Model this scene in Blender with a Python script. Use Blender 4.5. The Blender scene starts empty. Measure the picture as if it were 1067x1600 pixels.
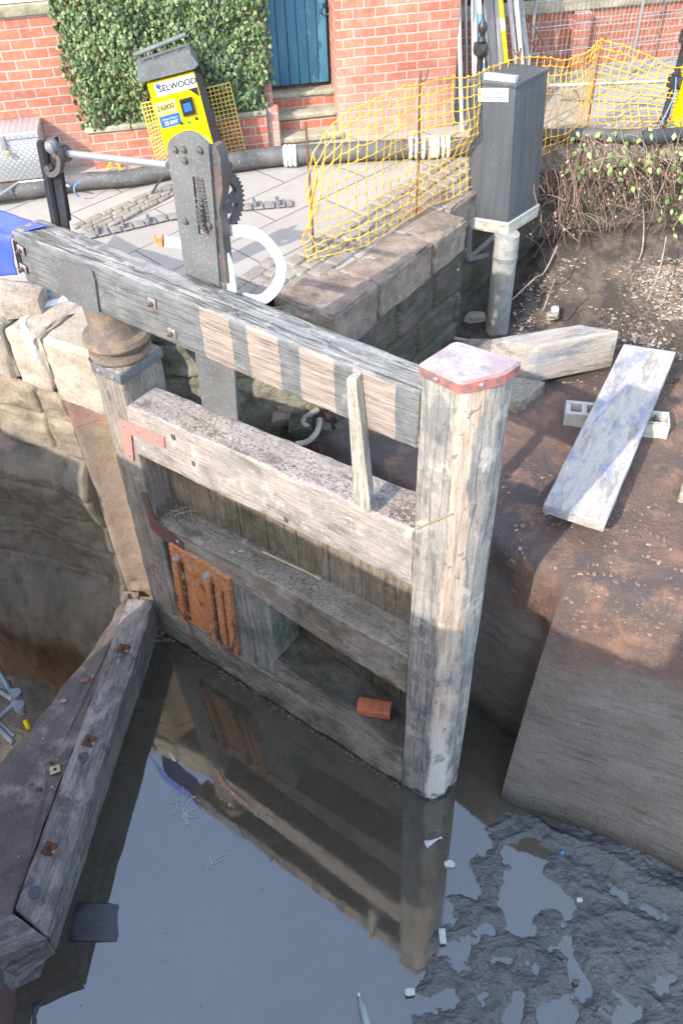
import bpy, bmesh, math, random
from mathutils import Vector, Matrix, noise
from mathutils.geometry import tessellate_polygon
random.seed(7)
R_=math.radians
# ------------------------------------------------------------------ camera, world, sun, exposure
FPX=1350.0; CX,CY=533.5,800.0; H=5.6
_d=Vector((600-CX,-(2140-CY),-FPX)); _up=-_d.normalized()
_f=Vector((0,0,-1)); _fh=(_f-_up*_f.dot(_up)).normalized(); _r=_fh.cross(_up)
CAMR=Matrix((_r,_fh,_up))                    # world = CAMR @ cam
scene=bpy.context.scene
cam=bpy.data.cameras.new('Camera'); camo=bpy.data.objects.new('Camera',cam); scene.collection.objects.link(camo)
camo.matrix_world=Matrix.Translation((0,0,H))@CAMR.to_4x4()
cam.sensor_fit='VERTICAL'; cam.sensor_height=36; cam.lens=FPX/1600*36; cam.clip_end=200; cam.clip_start=0.05
scene.camera=camo
SUN_AZ,SUN_EL=49.0,35.0                       # travel azimuth (from +x), elevation
world=bpy.data.worlds.new('World'); scene.world=world; world.use_nodes=True
wn=world.node_tree.nodes; wl=world.node_tree.links
sky=wn.new('ShaderNodeTexSky'); sky.sky_type='NISHITA'; sky.sun_disc=False
sky.sun_elevation=R_(SUN_EL); sky.sun_rotation=R_(90-(SUN_AZ+180)); sky.air_density=1.7; sky.dust_density=2.5; sky.ozone_density=4.0
wn['Background'].inputs['Strength'].default_value=0.15
# pale blue veil added over the sky to brighten reflections and fill shadows
tcw=wn.new('ShaderNodeTexCoord'); cn=wn.new('ShaderNodeTexNoise'); cn.inputs['Scale'].default_value=1.3; cn.inputs['Detail'].default_value=5; wl.new(tcw.outputs['Generated'],cn.inputs['Vector'])
cr_=wn.new('ShaderNodeMapRange'); cr_.inputs[1].default_value=.3; cr_.inputs[2].default_value=.7; cr_.inputs[3].default_value=.75; cr_.inputs[4].default_value=1.3; wl.new(cn.outputs['Fac'],cr_.inputs[0])
vm=wn.new('ShaderNodeVectorMath'); vm.operation='SCALE'; vm.inputs[0].default_value=(1.4,1.7,2.4); wl.new(cr_.outputs[0],vm.inputs['Scale'])
va=wn.new('ShaderNodeVectorMath'); va.operation='ADD'; wl.new(sky.outputs[0],va.inputs[0]); wl.new(vm.outputs[0],va.inputs[1])
wl.new(va.outputs[0],wn['Background'].inputs['Color'])
sl=bpy.data.lights.new('Sun','SUN'); sl.energy=2.4; sl.angle=R_(0.55); sl.color=(1,.915,.81)
so=bpy.data.objects.new('Sun',sl); scene.collection.objects.link(so)
_sd=Vector((math.cos(R_(SUN_AZ))*math.cos(R_(SUN_EL)),math.sin(R_(SUN_AZ))*math.cos(R_(SUN_EL)),-math.sin(R_(SUN_EL))))
so.rotation_euler=_sd.to_track_quat('-Z','Y').to_euler(); so.location=(-6,-6,9)
vs=scene.view_settings; vs.view_transform='Standard'; vs.look='None'; vs.gamma=1; vs.exposure=1.45
scene.render.engine='CYCLES'

# ------------------------------------------------------------------ measuring helpers
O=Vector((0,0,H))
def ray(u,v): return CAMR@Vector((u-CX,-(v-CY),-FPX))
def P(u,v,z=0.0):
    w=ray(u,v); return O+w*((z-H)/w.z)
def V(u,v,b):
    w=ray(u,v); t=(w.x*b[0]+w.y*b[1])/(w.x**2+w.y**2); p=O+w*t; return Vector((b[0],b[1],p.z))
class Frame:
    """vertical working plane: origin, local x along it, y into it, z up"""
    def __init__(s,o,ang):
        s.o=Vector(o); s.X=Vector((math.cos(ang),math.sin(ang),0)); s.Y=Vector((-s.X.y,s.X.x,0)); s.ang=ang
    def loc(s,u,v,y=0.0):
        w=ray(u,v); q=s.o+s.Y*y; t=(q-O).dot(s.Y)/w.dot(s.Y); p=O+w*t-s.o
        return (p.dot(s.X),p.z)
    def W(s,x,y,z): return s.o+s.X*x+s.Y*y+Vector((0,0,z))
    def mat(s): return Matrix.Translation(s.o)@Matrix.Rotation(s.ang,4,'Z')
def nz(p,f=1.0,s=0.0): return noise.noise(Vector(p)*f+Vector((s,s*1.7,s*.3)))

# ------------------------------------------------------------------ object helpers
COL=scene.collection
def tag(o,label=None,cat=None,group=None,kind=None):
    if label: o['label']=label
    if cat: o['category']=cat
    if group: o['group']=group
    if kind: o['kind']=kind
    return o
def empty(name,loc=(0,0,0),rz=0.0,label=None,cat=None,group=None,mat=None):
    o=bpy.data.objects.new(name,None); COL.objects.link(o)
    if mat is not None: o.matrix_world=mat
    else: o.location=loc; o.rotation_euler=(0,0,rz)
    o.empty_display_size=.1
    return tag(o,label,cat,group)
def mesh(name,vs_,fs,mat,parent=None,smooth=True,label=None,cat=None,group=None,kind=None,mw=None,ang=35):
    me=bpy.data.meshes.new(name); me.from_pydata([tuple(v) for v in vs_],[],fs); me.validate(); me.update()
    bm=bmesh.new(); bm.from_mesh(me); bmesh.ops.recalc_face_normals(bm,faces=bm.faces)
    if smooth:
        for f in bm.faces: f.smooth=True
        for e in bm.edges:
            if len(e.link_faces)==2 and e.calc_face_angle(0)>R_(ang): e.smooth=False
    bm.to_mesh(me); bm.free()
    me.materials.append(mat)
    o=bpy.data.objects.new(name,me); COL.objects.link(o)
    if mw is not None: o.matrix_world=mw
    if parent: o.parent=parent
    return tag(o,label,cat,group,kind)
class MB:
    def __init__(s): s.v=[]; s.f=[]
    def add(s,v,f):
        n=len(s.v); s.v+= [Vector(q) for q in v]; s.f+=[tuple(i+n for i in q) for q in f]; return s
    def xf(s,m): s.v=[m@q for q in s.v]; return s
    def fn(s,fn): s.v=[Vector(fn(q)) for q in s.v]; return s
    def build(s,name,mat,parent=None,**k): return mesh(name,s.v,s.f,mat,parent,**k)
def axis(a,b,seg,r):
    L=b-a; r=min(r,L*.33); n=max(1,int(round((L-2*r)/seg)))
    return [a,a+r*.3]+[a+r+(L-2*r)*i/n for i in range(n+1)]+[b-r*.3,b]
def rbox(x0,x1,y0,y1,z0,z1,seg=.08,r=.012,amp=.0,fr=6.0,sd=0.0,chip=0.0):
    """box with rounded, slightly uneven faces and worn edges"""
    m=MB(); r=min(r,(x1-x0)*.33,(y1-y0)*.33,(z1-z0)*.33)
    A=[axis(x0,x1,seg,r),axis(y0,y1,seg,r),axis(z0,z1,seg,r)]
    idx={}
    lo=Vector((x0+r,y0+r,z0+r)); hi=Vector((x1-r,y1-r,z1-r))
    def vid(i,j,k):
        key=(i,j,k)
        if key in idx: return idx[key]
        p=Vector((A[0][i],A[1][j],A[2][k])); c=Vector([min(max(p[a],lo[a]),hi[a]) for a in range(3)])
        d=p-c; n=d.normalized() if d.length>1e-9 else Vector((0,0,1))
        q=c+n*r
        if amp: q+=n*(amp*(nz(p,fr,sd)+.5*nz(p,fr*3.1,sd+5)))
        if chip:
            e=sum(1 for a in range(3) if abs(d[a])>r*.25)
            if e>=2: q-=n*chip*max(0,nz(p,fr*2.2,sd+9)+.25)
        idx[key]=len(m.v); m.v.append(q); return idx[key]
    nx,ny,nzz=[len(a)-1 for a in A]
    for i in range(nx):
        for j in range(ny):
            for k,fl in ((0,0),(nzz,1)):
                f=(vid(i,j,k),vid(i+1,j,k),vid(i+1,j+1,k),vid(i,j+1,k)); m.f.append(f if fl else f[::-1])
    for i in range(nx):
        for k in range(nzz):
            for j,fl in ((0,1),(ny,0)):
                f=(vid(i,j,k),vid(i+1,j,k),vid(i+1,j,k+1),vid(i,j,k+1)); m.f.append(f if fl else f[::-1])
    for j in range(ny):
        for k in range(nzz):
            for i,fl in ((0,0),(nx,1)):
                f=(vid(i,j,k),vid(i,j+1,k),vid(i,j+1,k+1),vid(i,j,k+1)); m.f.append(f if fl else f[::-1])
    return m
def hexa(b4,t4,seg=.08,r=.012,amp=0,fr=6,sd=0,chip=0):
    """rounded box mapped onto a bottom quad and a top quad"""
    b4=[Vector(p) for p in b4]; t4=[Vector(p) for p in t4]
    L=((b4[1]-b4[0]).length+(b4[2]-b4[3]).length)/2; Wd=((b4[3]-b4[0]).length+(b4[2]-b4[1]).length)/2; Hh=((t4[0]-b4[0]).length+(t4[2]-b4[2]).length)/2
    m=rbox(0,L,0,Wd,0,Hh,seg,r,amp,fr,sd,chip)
    def g(p):
        x,y,z=p.x/L,p.y/Wd,p.z/Hh
        lo=b4[0]*(1-x)*(1-y)+b4[1]*x*(1-y)+b4[2]*x*y+b4[3]*(1-x)*y
        hi=t4[0]*(1-x)*(1-y)+t4[1]*x*(1-y)+t4[2]*x*y+t4[3]*(1-x)*y
        return lo*(1-z)+hi*z
    return m.fn(g)
def tube(path,r,n=8,rad=None,closed=False):
    m=MB(); path=[Vector(p) for p in path]; N=len(path); prev=None
    for i,p in enumerate(path):
        a=path[(i-1)%N] if (closed or i>0) else p; b=path[(i+1)%N] if (closed or i<N-1) else p
        t=(b-a).normalized()
        if prev is None:
            up=Vector((0,0,1)) if abs(t.z)<.9 else Vector((1,0,0)); u=t.cross(up).normalized()
        else: u=(prev-t*prev.dot(t)).normalized()
        prev=u; w=t.cross(u); rr=rad[i] if rad else r
        for k in range(n):
            an=2*math.pi*k/n; m.v.append(p+(u*math.cos(an)+w*math.sin(an))*rr)
    for i in range(N if closed else N-1):
        j=(i+1)%N
        for k in range(n): m.f.append((i*n+k,i*n+(k+1)%n,j*n+(k+1)%n,j*n+k))
    if not closed:
        m.f.append(tuple(range(n-1,-1,-1))); m.f.append(tuple((N-1)*n+k for k in range(n)))
    return m
def smoothp(pts,n=6):
    pts=[Vector(p) for p in pts]; out=[]
    for i in range(len(pts)-1):
        p0=pts[max(i-1,0)];p1=pts[i];p2=pts[i+1];p3=pts[min(i+2,len(pts)-1)]
        for k in range(n):
            t=k/n; out.append(.5*((2*p1)+(p2-p0)*t+(2*p0-5*p1+4*p2-p3)*t*t+(3*p1-p0-3*p2+p3)*t**3))
    out.append(pts[-1]); return out
def lathe(prof,n=24,c=(0,0,0)):
    m=MB(); c=Vector(c)
    for (r,z) in prof:
        for k in range(n):
            a=2*math.pi*k/n; m.v.append(c+Vector((r*math.cos(a),r*math.sin(a),z)))
    for i in range(len(prof)-1):
        for k in range(n): m.f.append((i*n+k,i*n+(k+1)%n,(i+1)*n+(k+1)%n,(i+1)*n+k))
    m.f.append(tuple(range(n-1,-1,-1))); m.f.append(tuple((len(prof)-1)*n+k for k in range(n)))
    return m
def stone(c,s,sd=0,amp=.25,sub=2,fr=1.2):
    bm=bmesh.new(); bmesh.ops.create_icosphere(bm,subdivisions=sub,radius=1.0)
    m=MB(); s=s if hasattr(s,'__len__') else (s,s,s)
    for v in bm.verts:
        k=1+amp*nz(v.co,fr,sd)+amp*.4*nz(v.co,fr*3,sd+3)
        q=Vector([max(-.75,min(.75,v.co[a]*k))*1.25*s[a] for a in range(3)]); m.v.append(Vector(c)+q)
    m.f=[tuple(x.index for x in f.verts) for f in bm.faces]; bm.free(); return m
def poly_ext(pts,y0,th,holes=()):
    """polygon in local x,z at local y0, extruded by th along +y"""
    m=MB(); loops=[list(pts)]+[list(h) for h in holes]; flat=[p for l in loops for p in l]; N=len(flat)
    m.v=[Vector((p[0],y0,p[1])) for p in flat]+[Vector((p[0],y0+th,p[1])) for p in flat]
    tr=tessellate_polygon([[Vector((p[0],p[1],0)) for p in l] for l in loops])
    for t in tr: m.f.append(tuple(t)); m.f.append(tuple(i+N for i in reversed(t)))
    b=0
    for l in loops:
        n=len(l)
        for i in range(n): j=(i+1)%n; m.f.append((b+i,b+j,b+j+N,b+i+N))
        b+=n
    return m
def ribbon(pts,w,y0,th):
    pts=[Vector((p[0],p[1])) for p in pts]; L=[];Rr=[]
    for i,p in enumerate(pts):
        t=(pts[min(i+1,len(pts)-1)]-pts[max(i-1,0)]).normalized(); n=Vector((-t.y,t.x))
        L.append(p+n*w/2); Rr.append(p-n*w/2)
    m=MB(); n=len(pts)
    for a in (L,Rr):
        for y in (y0,y0+th): m.v+= [Vector((q.x,y,q.y)) for q in a]
    # rows: L y0, L y1, R y0, R y1
    for i in range(n-1):
        a,b,c,d=i,n+i,2*n+i,3*n+i
        m.f+=[(a,a+1,c+1,c),(b,d,d+1,b+1),(a,b,b+1,a+1),(c,c+1,d+1,d)]
    m.f+=[(0,2*n,3*n,n),(n-1,2*n-1,4*n-1,3*n-1)]
    return m
def smooth2(pts,n=5):
    return [(p.x,p.y) for p in smoothp([Vector((a,b,0)) for a,b in pts],n)]
def text_mb(txt,size,bold=0.0):
    cu=bpy.data.curves.new('t','FONT'); cu.body=txt; cu.size=size; cu.offset=bold; cu.align_x='CENTER'; cu.align_y='CENTER'; cu.extrude=.0006
    o=bpy.data.objects.new('t',cu); COL.objects.link(o); me=bpy.data.meshes.new_from_object(o)
    m=MB(); m.v=[v.co.copy() for v in me.vertices]; m.f=[tuple(p.vertices) for p in me.polygons]
    bpy.data.objects.remove(o); bpy.data.curves.remove(cu); bpy.data.meshes.remove(me)
    return m

from mathutils.bvhtree import BVHTree
def bvh(*objs):
    v=[];f=[]
    for o in objs:
        mw=o.matrix_world if o.parent is None else o.parent.matrix_world@o.matrix_local; n=len(v); v+=[mw@q.co for q in o.data.vertices]; f+=[tuple(i+n for i in p.vertices) for p in o.data.polygons]
    return BVHTree.FromPolygons(v,f)
def hit(t,u,v):
    w=ray(u,v).normalized(); r=t.ray_cast(O,w); return (r[0],r[1]) if r[0] is not None else (None,None)
# ------------------------------------------------------------------ materials
class N:
    def __init__(s,name):
        s.m=bpy.data.materials.new(name); s.m.use_nodes=True; s.t=s.m.node_tree; s.n=s.t.nodes; s.l=s.t.links
        s.b=s.n['Principled BSDF']; s._c=None
    def co(s):
        if not s._c: s._c=s.n.new('ShaderNodeTexCoord').outputs['Object']
        return s._c
    def map(s,sc=(1,1,1),rot=(0,0,0),loc=(0,0,0),vec=None):
        n=s.n.new('ShaderNodeMapping'); n.inputs['Scale'].default_value=sc; n.inputs['Rotation'].default_value=rot; n.inputs['Location'].default_value=loc
        s.l.new(vec or s.co(),n.inputs['Vector']); return n.outputs[0]
    def noise(s,scale=5,detail=6,rough=.6,vec=None,dist=0):
        n=s.n.new('ShaderNodeTexNoise'); n.inputs['Scale'].default_value=scale; n.inputs['Detail'].default_value=detail; n.inputs['Roughness'].default_value=rough; n.inputs['Distortion'].default_value=dist
        s.l.new(vec or s.co(),n.inputs['Vector']); return n.outputs['Fac']
    def vor(s,scale=5,vec=None,feat='F1',out='Distance',rnd=1):
        n=s.n.new('ShaderNodeTexVoronoi'); n.feature=feat; n.inputs['Scale'].default_value=scale; n.inputs['Randomness'].default_value=rnd
        s.l.new(vec or s.co(),n.inputs['Vector']); return n.outputs[out]
    def ramp(s,f,st,interp='LINEAR'):
        n=s.n.new('ShaderNodeValToRGB'); cr=n.color_ramp; cr.interpolation=interp
        while len(cr.elements)<len(st): cr.elements.new(.5)
        for e,(p,c) in zip(cr.elements,st):
            e.position=p; e.color=(c,c,c,1) if not hasattr(c,'__len__') else (*c,1)
        s.l.new(f,n.inputs[0]); return n.outputs[0]
    def mix(s,f,a,b,mode='MIX'):
        n=s.n.new('ShaderNodeMix'); n.data_type='RGBA'; n.blend_type=mode; n.clamp_factor=True
        for k,v in ((0,f),(6,a),(7,b)):
            if isinstance(v,bpy.types.NodeSocket): s.l.new(v,n.inputs[k])
            elif k==0: n.inputs[k].default_value=v
            else: n.inputs[k].default_value=(*v,1) if hasattr(v,'__len__') else (v,v,v,1)
        return n.outputs[2]
    def math(s,op,a,b=0.0,clamp=False):
        n=s.n.new('ShaderNodeMath'); n.operation=op; n.use_clamp=clamp
        for k,v in ((0,a),(1,b)):
            if isinstance(v,bpy.types.NodeSocket): s.l.new(v,n.inputs[k])
            else: n.inputs[k].default_value=v
        return n.outputs[0]
    def sep(s,v=None):
        n=s.n.new('ShaderNodeSeparateXYZ'); s.l.new(v or s.co(),n.inputs[0]); return n.outputs
    def comb(s,x=0,y=0,z=0):
        n=s.n.new('ShaderNodeCombineXYZ')
        for k,v in enumerate((x,y,z)):
            if isinstance(v,bpy.types.NodeSocket): s.l.new(v,n.inputs[k])
            else: n.inputs[k].default_value=v
        return n.outputs[0]
    def bump(s,h,st=.5,d=.01,prev=None):
        n=s.n.new('ShaderNodeBump'); n.inputs['Strength'].default_value=st; n.inputs['Distance'].default_value=d
        s.l.new(h,n.inputs['Height'])
        if prev: s.l.new(prev,n.inputs['Normal'])
        return n.outputs[0]
    def out(s,col=None,rough=.85,normal=None,metal=0,spec=.3,ior=None):
        b=s.b
        def st(k,v):
            if v is None: return
            if isinstance(v,bpy.types.NodeSocket): s.l.new(v,b.inputs[k])
            elif hasattr(v,'__len__'): b.inputs[k].default_value=(*v,1)
            else: b.inputs[k].default_value=v
        st('Base Color',col); st('Roughness',rough); st('Metallic',metal); st('Specular IOR Level',spec)
        if ior: b.inputs['IOR'].default_value=ior
        if normal: s.l.new(normal,b.inputs['Normal'])
        return s.m
def band(n,x,a,b,soft=.006):
    """1 between a and b"""
    u=n.math('DIVIDE',n.math('SUBTRACT',x,a),soft,True); w=n.math('DIVIDE',n.math('SUBTRACT',b,x),soft,True)
    return n.math('MULTIPLY',u,w)
def wood(name,c1,c2,dark,ax='X',grain=1.0,stain=None,stain_amt=.5,moss=0.0,crack=.5,sc=1.0,fleck=None):
    n=N(name); s={'X':(1.2,22,22),'Z':(22,22,1.2),'Y':(22,1.2,22)}[ax]; s=tuple(q*sc for q in s)
    g=n.noise(2.2,8,.65,n.map(s),.6); big=n.noise(2.3*sc,5,.6); fine=n.noise(60,4,.7)
    col=n.mix(n.ramp(big,[(.35,0),(.62,1)]),c1,c2)
    col=n.mix(n.math('MULTIPLY',n.ramp(g,[(.38,1),(.55,0)]),.65*grain),col,dark)
    col=n.mix(n.math('MULTIPLY',n.ramp(fine,[(.3,1),(.5,0)]),.45),col,dark)
    if stain:
        sn=n.noise(3.1*sc,7,.68,n.map(tuple(1 if q<5 else 2.0 for q in s),loc=(3,7,1)))
        col=n.mix(n.math('MULTIPLY',n.ramp(sn,[(.5,0),(.6,1)]),stain_amt),col,stain)
    if fleck:
        fn=n.noise(5.5,6,.7,n.map((1,1,1),loc=(9,2,4))); col=n.mix(n.math('MULTIPLY',n.ramp(fn,[(.55,0),(.62,1)]),.7),col,fleck)
    if moss:
        mn=n.noise(3.7,7,.7,n.map((1,1,1),loc=(5,1,8))); col=n.mix(n.math('MULTIPLY',n.ramp(mn,[(.48,0),(.62,1)]),moss),col,(.045,.06,.03))
    cr=n.noise(1.6,3,.5,n.map(tuple(q*.55 if q>5 else q*.6 for q in s)),.3)
    crk=n.ramp(cr,[(.465,1),(.492,0),(.508,0),(.535,1)])
    crk2=n.math('SUBTRACT',1.0,crk)
    col=n.mix(n.math('MULTIPLY',crk2,0.0 if crack==0 else crack*.7),col,tuple(q*.3 for q in dark))
    dn=n.noise(5.3,8,.78,n.map(tuple(.6 if q<5 else 2.2 for q in s),loc=(8,3,6)))
    col=n.mix(n.math('MULTIPLY',n.ramp(dn,[(.53,0),(.6,1)]),.5),col,tuple((q+w)*.42 for q,w in zip(dark,(.06,.045,.03))))
    dn2=n.noise(13,7,.8,n.map((1,1,1),loc=(2,9,1))); col=n.mix(n.math('MULTIPLY',n.ramp(dn2,[(.55,0),(.62,1)]),.4),col,tuple(min(.6,q*1.3) for q in c1))
    nb=n.bump(n.math('ADD',g,n.math('MULTIPLY',fine,.5)),.8,.01)
    nb=n.bump(crk,.5*crack,.012,nb)
    return n,col,nb
def woodm(*a,top=None,topc=None,wet=False,**k):
    n,col,nb=wood(*a,**k)
    if top:
        g=n.n.new('ShaderNodeNewGeometry'); z=n.ramp(n.sep(g.outputs['Normal'])[2],[(.6,0),(.9,1)])
        t=n.mix(n.ramp(n.noise(4,7,.7),[(.42,0),(.6,1)]),tuple(q*.72 for q in (topc or a[1])),tuple(q*.95 for q in (topc or a[1])))
        t=n.mix(n.math('MULTIPLY',n.ramp(n.noise(55,6,.8),[(.5,0),(.58,1)]),top),t,(.075,.065,.055))
        t=n.mix(n.math('MULTIPLY',n.ramp(n.noise(11,7,.75,n.map((.35,1,1),loc=(2,2,2))),[(.54,0),(.62,1)]),top),t,(.1,.09,.075))
        z=n.math('MULTIPLY',z,n.ramp(n.noise(2.6,6,.7,n.map((.6,1,1),loc=(5,5,5))),[(.36,.35),(.55,1)])); col=n.mix(z,col,t)
    if wet:
        w=n.math('DIVIDE',n.math('SUBTRACT',n.math('ADD',-.03,n.math('MULTIPLY',n.noise(5,6,.7),.16)),n.sep()[2]),.03,True); col=n.mix(w,col,(.035,.032,.028))
    return n.out(col,.88,nb,spec=.2)
def rock(name,c1,c2,c3,sc=1.0,bump=.6,streak=False,moss=0,chalk=None,rough=.9,wet=0,spec=.25):
    n=N(name)
    a=n.noise(1.7*sc,8,.62); b=n.noise(6*sc,8,.7,n.map((1,1,1),loc=(4,4,4))); c=n.noise(34*sc,6,.75)
    col=n.mix(n.ramp(a,[(.38,0),(.6,1)]),c1,c2); col=n.mix(n.ramp(b,[(.45,0),(.65,1)]),col,c3)
    col=n.mix(n.math('MULTIPLY',n.ramp(c,[(.32,1),(.5,0)]),.5),col,tuple(q*.45 for q in c1))
    if chalk: col=n.mix(n.math('MULTIPLY',n.ramp(n.noise(4.5*sc,7,.7,n.map((1,1,1),loc=(1,9,4))),[(.55,0),(.62,1)]),.8),col,chalk)
    if moss: col=n.mix(n.math('MULTIPLY',n.ramp(n.noise(3*sc,7,.7,n.map((1,1,1),loc=(7,3,2))),[(.45,0),(.6,1)]),moss),col,(.06,.075,.03))
    h=n.math('ADD',n.math('MULTIPLY',b,1.2),c)
    if streak:
        w=n.noise(3,5,.6,n.map((1.5,1.5,14))); h=n.math('ADD',h,w)
    nb=n.bump(h,bump,.03)
    return n.out(col,rough,nb,spec=spec)
def paint(name,c,c2=None,rough=.5,metal=0,rust=0.0,dirt=.3,bump=.15,sc=1.0,spec=.4,dirtc=(.3,.29,.26)):
    n=N(name); a=n.noise(5*sc,7,.65); f=n.noise(70*sc,4,.6)
    col=n.mix(n.ramp(a,[(.35,0),(.65,1)]),c,c2 or tuple(q*.8 for q in c))
    col=n.mix(n.math('MULTIPLY',n.ramp(f,[(.58,0),(.68,1)]),dirt),col,dirtc)
    if rust: col=n.mix(n.math('MULTIPLY',n.ramp(n.noise(9*sc,7,.7,n.map((1,1,1),loc=(3,3,3))),[(.52,0),(.6,1)]),rust),col,(.22,.07,.025))
    return n.out(col,rough,n.bump(n.math('ADD',a,f),bump,.01),metal=metal,spec=spec)
def brickm(name,c1,c2,mortar,bw=.172,bh=.0695,mt=.0075,eff=.35,lowz=None):
    n=N(name); s=n.sep(); u=n.math('ADD',s[0],s[1]); 
    wob=n.math('MULTIPLY',n.math('SUBTRACT',n.noise(2.5,3,.5),.5),.02)
    vec=n.comb(u,n.math('ADD',s[2],wob),0)
    t=n.n.new('ShaderNodeTexBrick'); n.l.new(vec,t.inputs['Vector'])
    t.inputs['Scale'].default_value=1; t.inputs['Brick Width'].default_value=bw; t.inputs['Row Height'].default_value=bh; t.inputs['Mortar Size'].default_value=mt
    t.inputs['Mortar Smooth'].default_value=.25; t.inputs['Bias'].default_value=0
    t.inputs['Color1'].default_value=(*c1,1); t.inputs['Color2'].default_value=(*c2,1); t.inputs['Mortar'].default_value=(*mortar,1)
    cell=n.noise(1.0,2,.5,n.comb(n.math('MULTIPLY',n.math('FLOOR',n.math('DIVIDE',u,bw)),3.7),n.math('MULTIPLY',n.math('FLOOR',n.math('DIVIDE',s[2],bh)),5.1),0))
    col=n.mix(n.math('MULTIPLY',n.ramp(cell,[(.3,1),(.45,0)]),.45),t.outputs['Color'],(.17,.06,.05))
    col=n.mix(n.math('MULTIPLY',n.ramp(n.noise(26,6,.7),[(.5,0),(.66,1)]),.55),col,tuple(q*.75+.05 for q in mortar))
    col=n.mix(n.math('MULTIPLY',n.ramp(n.noise(1.8,6,.65),[(.5,0),(.72,1)]),eff),col,(.62,.5,.43))
    if lowz is not None:
        k=n.math('DIVIDE',n.math('SUBTRACT',lowz,s[2]),.35,True)
        k=n.math('MULTIPLY',k,n.ramp(n.noise(7,7,.75),[(.3,0),(.6,1)]))
        col=n.mix(n.math('MULTIPLY',k,.8),col,(.5,.43,.36))
    h=n.math('SUBTRACT',1.0,t.outputs['Fac']); nb=n.bump(h,.7,.012); nb=n.bump(n.noise(45,6,.7),.5,.006,nb)
    return n.out(col,.9,nb,spec=.2)
M={}
# beam: faded black paint with bare patches between
def beam_mat():
    n,col,nb=wood('beam_wood',(.35,.335,.3),(.27,.26,.24),(.085,.08,.075),'X',grain=1.0,crack=.9,stain=(.16,.165,.17),stain_amt=.5)
    s=n.sep(); front=band(n,s[1],-.1,.012,.004); 
    bare,barec,_=None,None,None
    g=n.noise(2.2,8,.6,n.map((2,2,16)),.5)
    bc=n.mix(n.ramp(g,[(.38,0),(.62,1)]),(.24,.19,.155),(.36,.3,.255))
    bc=n.mix(n.math('MULTIPLY',n.ramp(n.noise(6,6,.7),[(.55,0),(.65,1)]),.4),bc,(.25,.17,.13))
    blk=n.mix(n.ramp(n.noise(7,8,.72),[(.4,0),(.7,1)]),(.095,.102,.106),(.2,.205,.2))
    blk=n.mix(n.math('MULTIPLY',n.ramp(n.noise(3,5,.7,n.map((1,1,1),loc=(2,5,8))),[(.6,0),(.68,1)]),.7),blk,(.5,.48,.43))
    w=n.math('ADD',s[0],n.math('MULTIPLY',n.math('SUBTRACT',n.noise(9,4,.6),.5),.03))
    k=None
    for a,b in ((1.12,1.32),(1.42,1.615),(1.73,1.93),(2.03,2.255)):
        q=band(n,w,a,b); k=q if k is None else n.math('MAXIMUM',k,q)
    fc=n.mix(k,blk,bc)
    low=band(n,s[2],2.9,3.393,.004)
    col=n.mix(n.math('MULTIPLY',n.math('MULTIPLY',front,low),.85),col,fc)
    return n.out(col,.85,nb,spec=.25)
M['beam']=beam_mat()
M['rail']=woodm('rail_wood',(.42,.37,.33),(.34,.305,.275),(.17,.15,.125),'X',grain=.4,stain=(.22,.22,.21),stain_amt=.6,crack=.2,fleck=(.52,.47,.41),top=.75)
M['rail_low']=woodm('lower_rail_wood',(.33,.29,.235),(.27,.24,.195),(.1,.085,.065),'X',grain=.5,stain=(.2,.16,.115),stain_amt=.8,moss=.6,crack=.3,fleck=(.4,.36,.31),top=.8)
M['rail_bot']=woodm('bottom_rail_wood',(.33,.29,.235),(.27,.24,.195),(.1,.085,.065),'X',grain=.5,stain=(.2,.16,.115),stain_amt=.8,moss=.6,crack=.3,fleck=(.4,.36,.31),top=.8,wet=True)
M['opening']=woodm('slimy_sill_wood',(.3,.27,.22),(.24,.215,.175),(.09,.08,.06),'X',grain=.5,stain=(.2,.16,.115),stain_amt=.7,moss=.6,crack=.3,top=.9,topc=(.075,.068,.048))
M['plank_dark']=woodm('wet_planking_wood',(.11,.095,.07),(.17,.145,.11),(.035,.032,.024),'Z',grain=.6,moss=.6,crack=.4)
M['plank_low']=woodm('planking_wood',(.25,.21,.16),(.2,.165,.125),(.08,.07,.05),'Z',grain=.45,stain=(.3,.27,.22),stain_amt=.5,moss=.5,crack=.5)
M['heel']=woodm('heel_wood',(.36,.31,.26),(.27,.24,.205),(.12,.1,.085),'Z',grain=.7,stain=(.2,.2,.18),stain_amt=.5,moss=.3,crack=.4)
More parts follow.
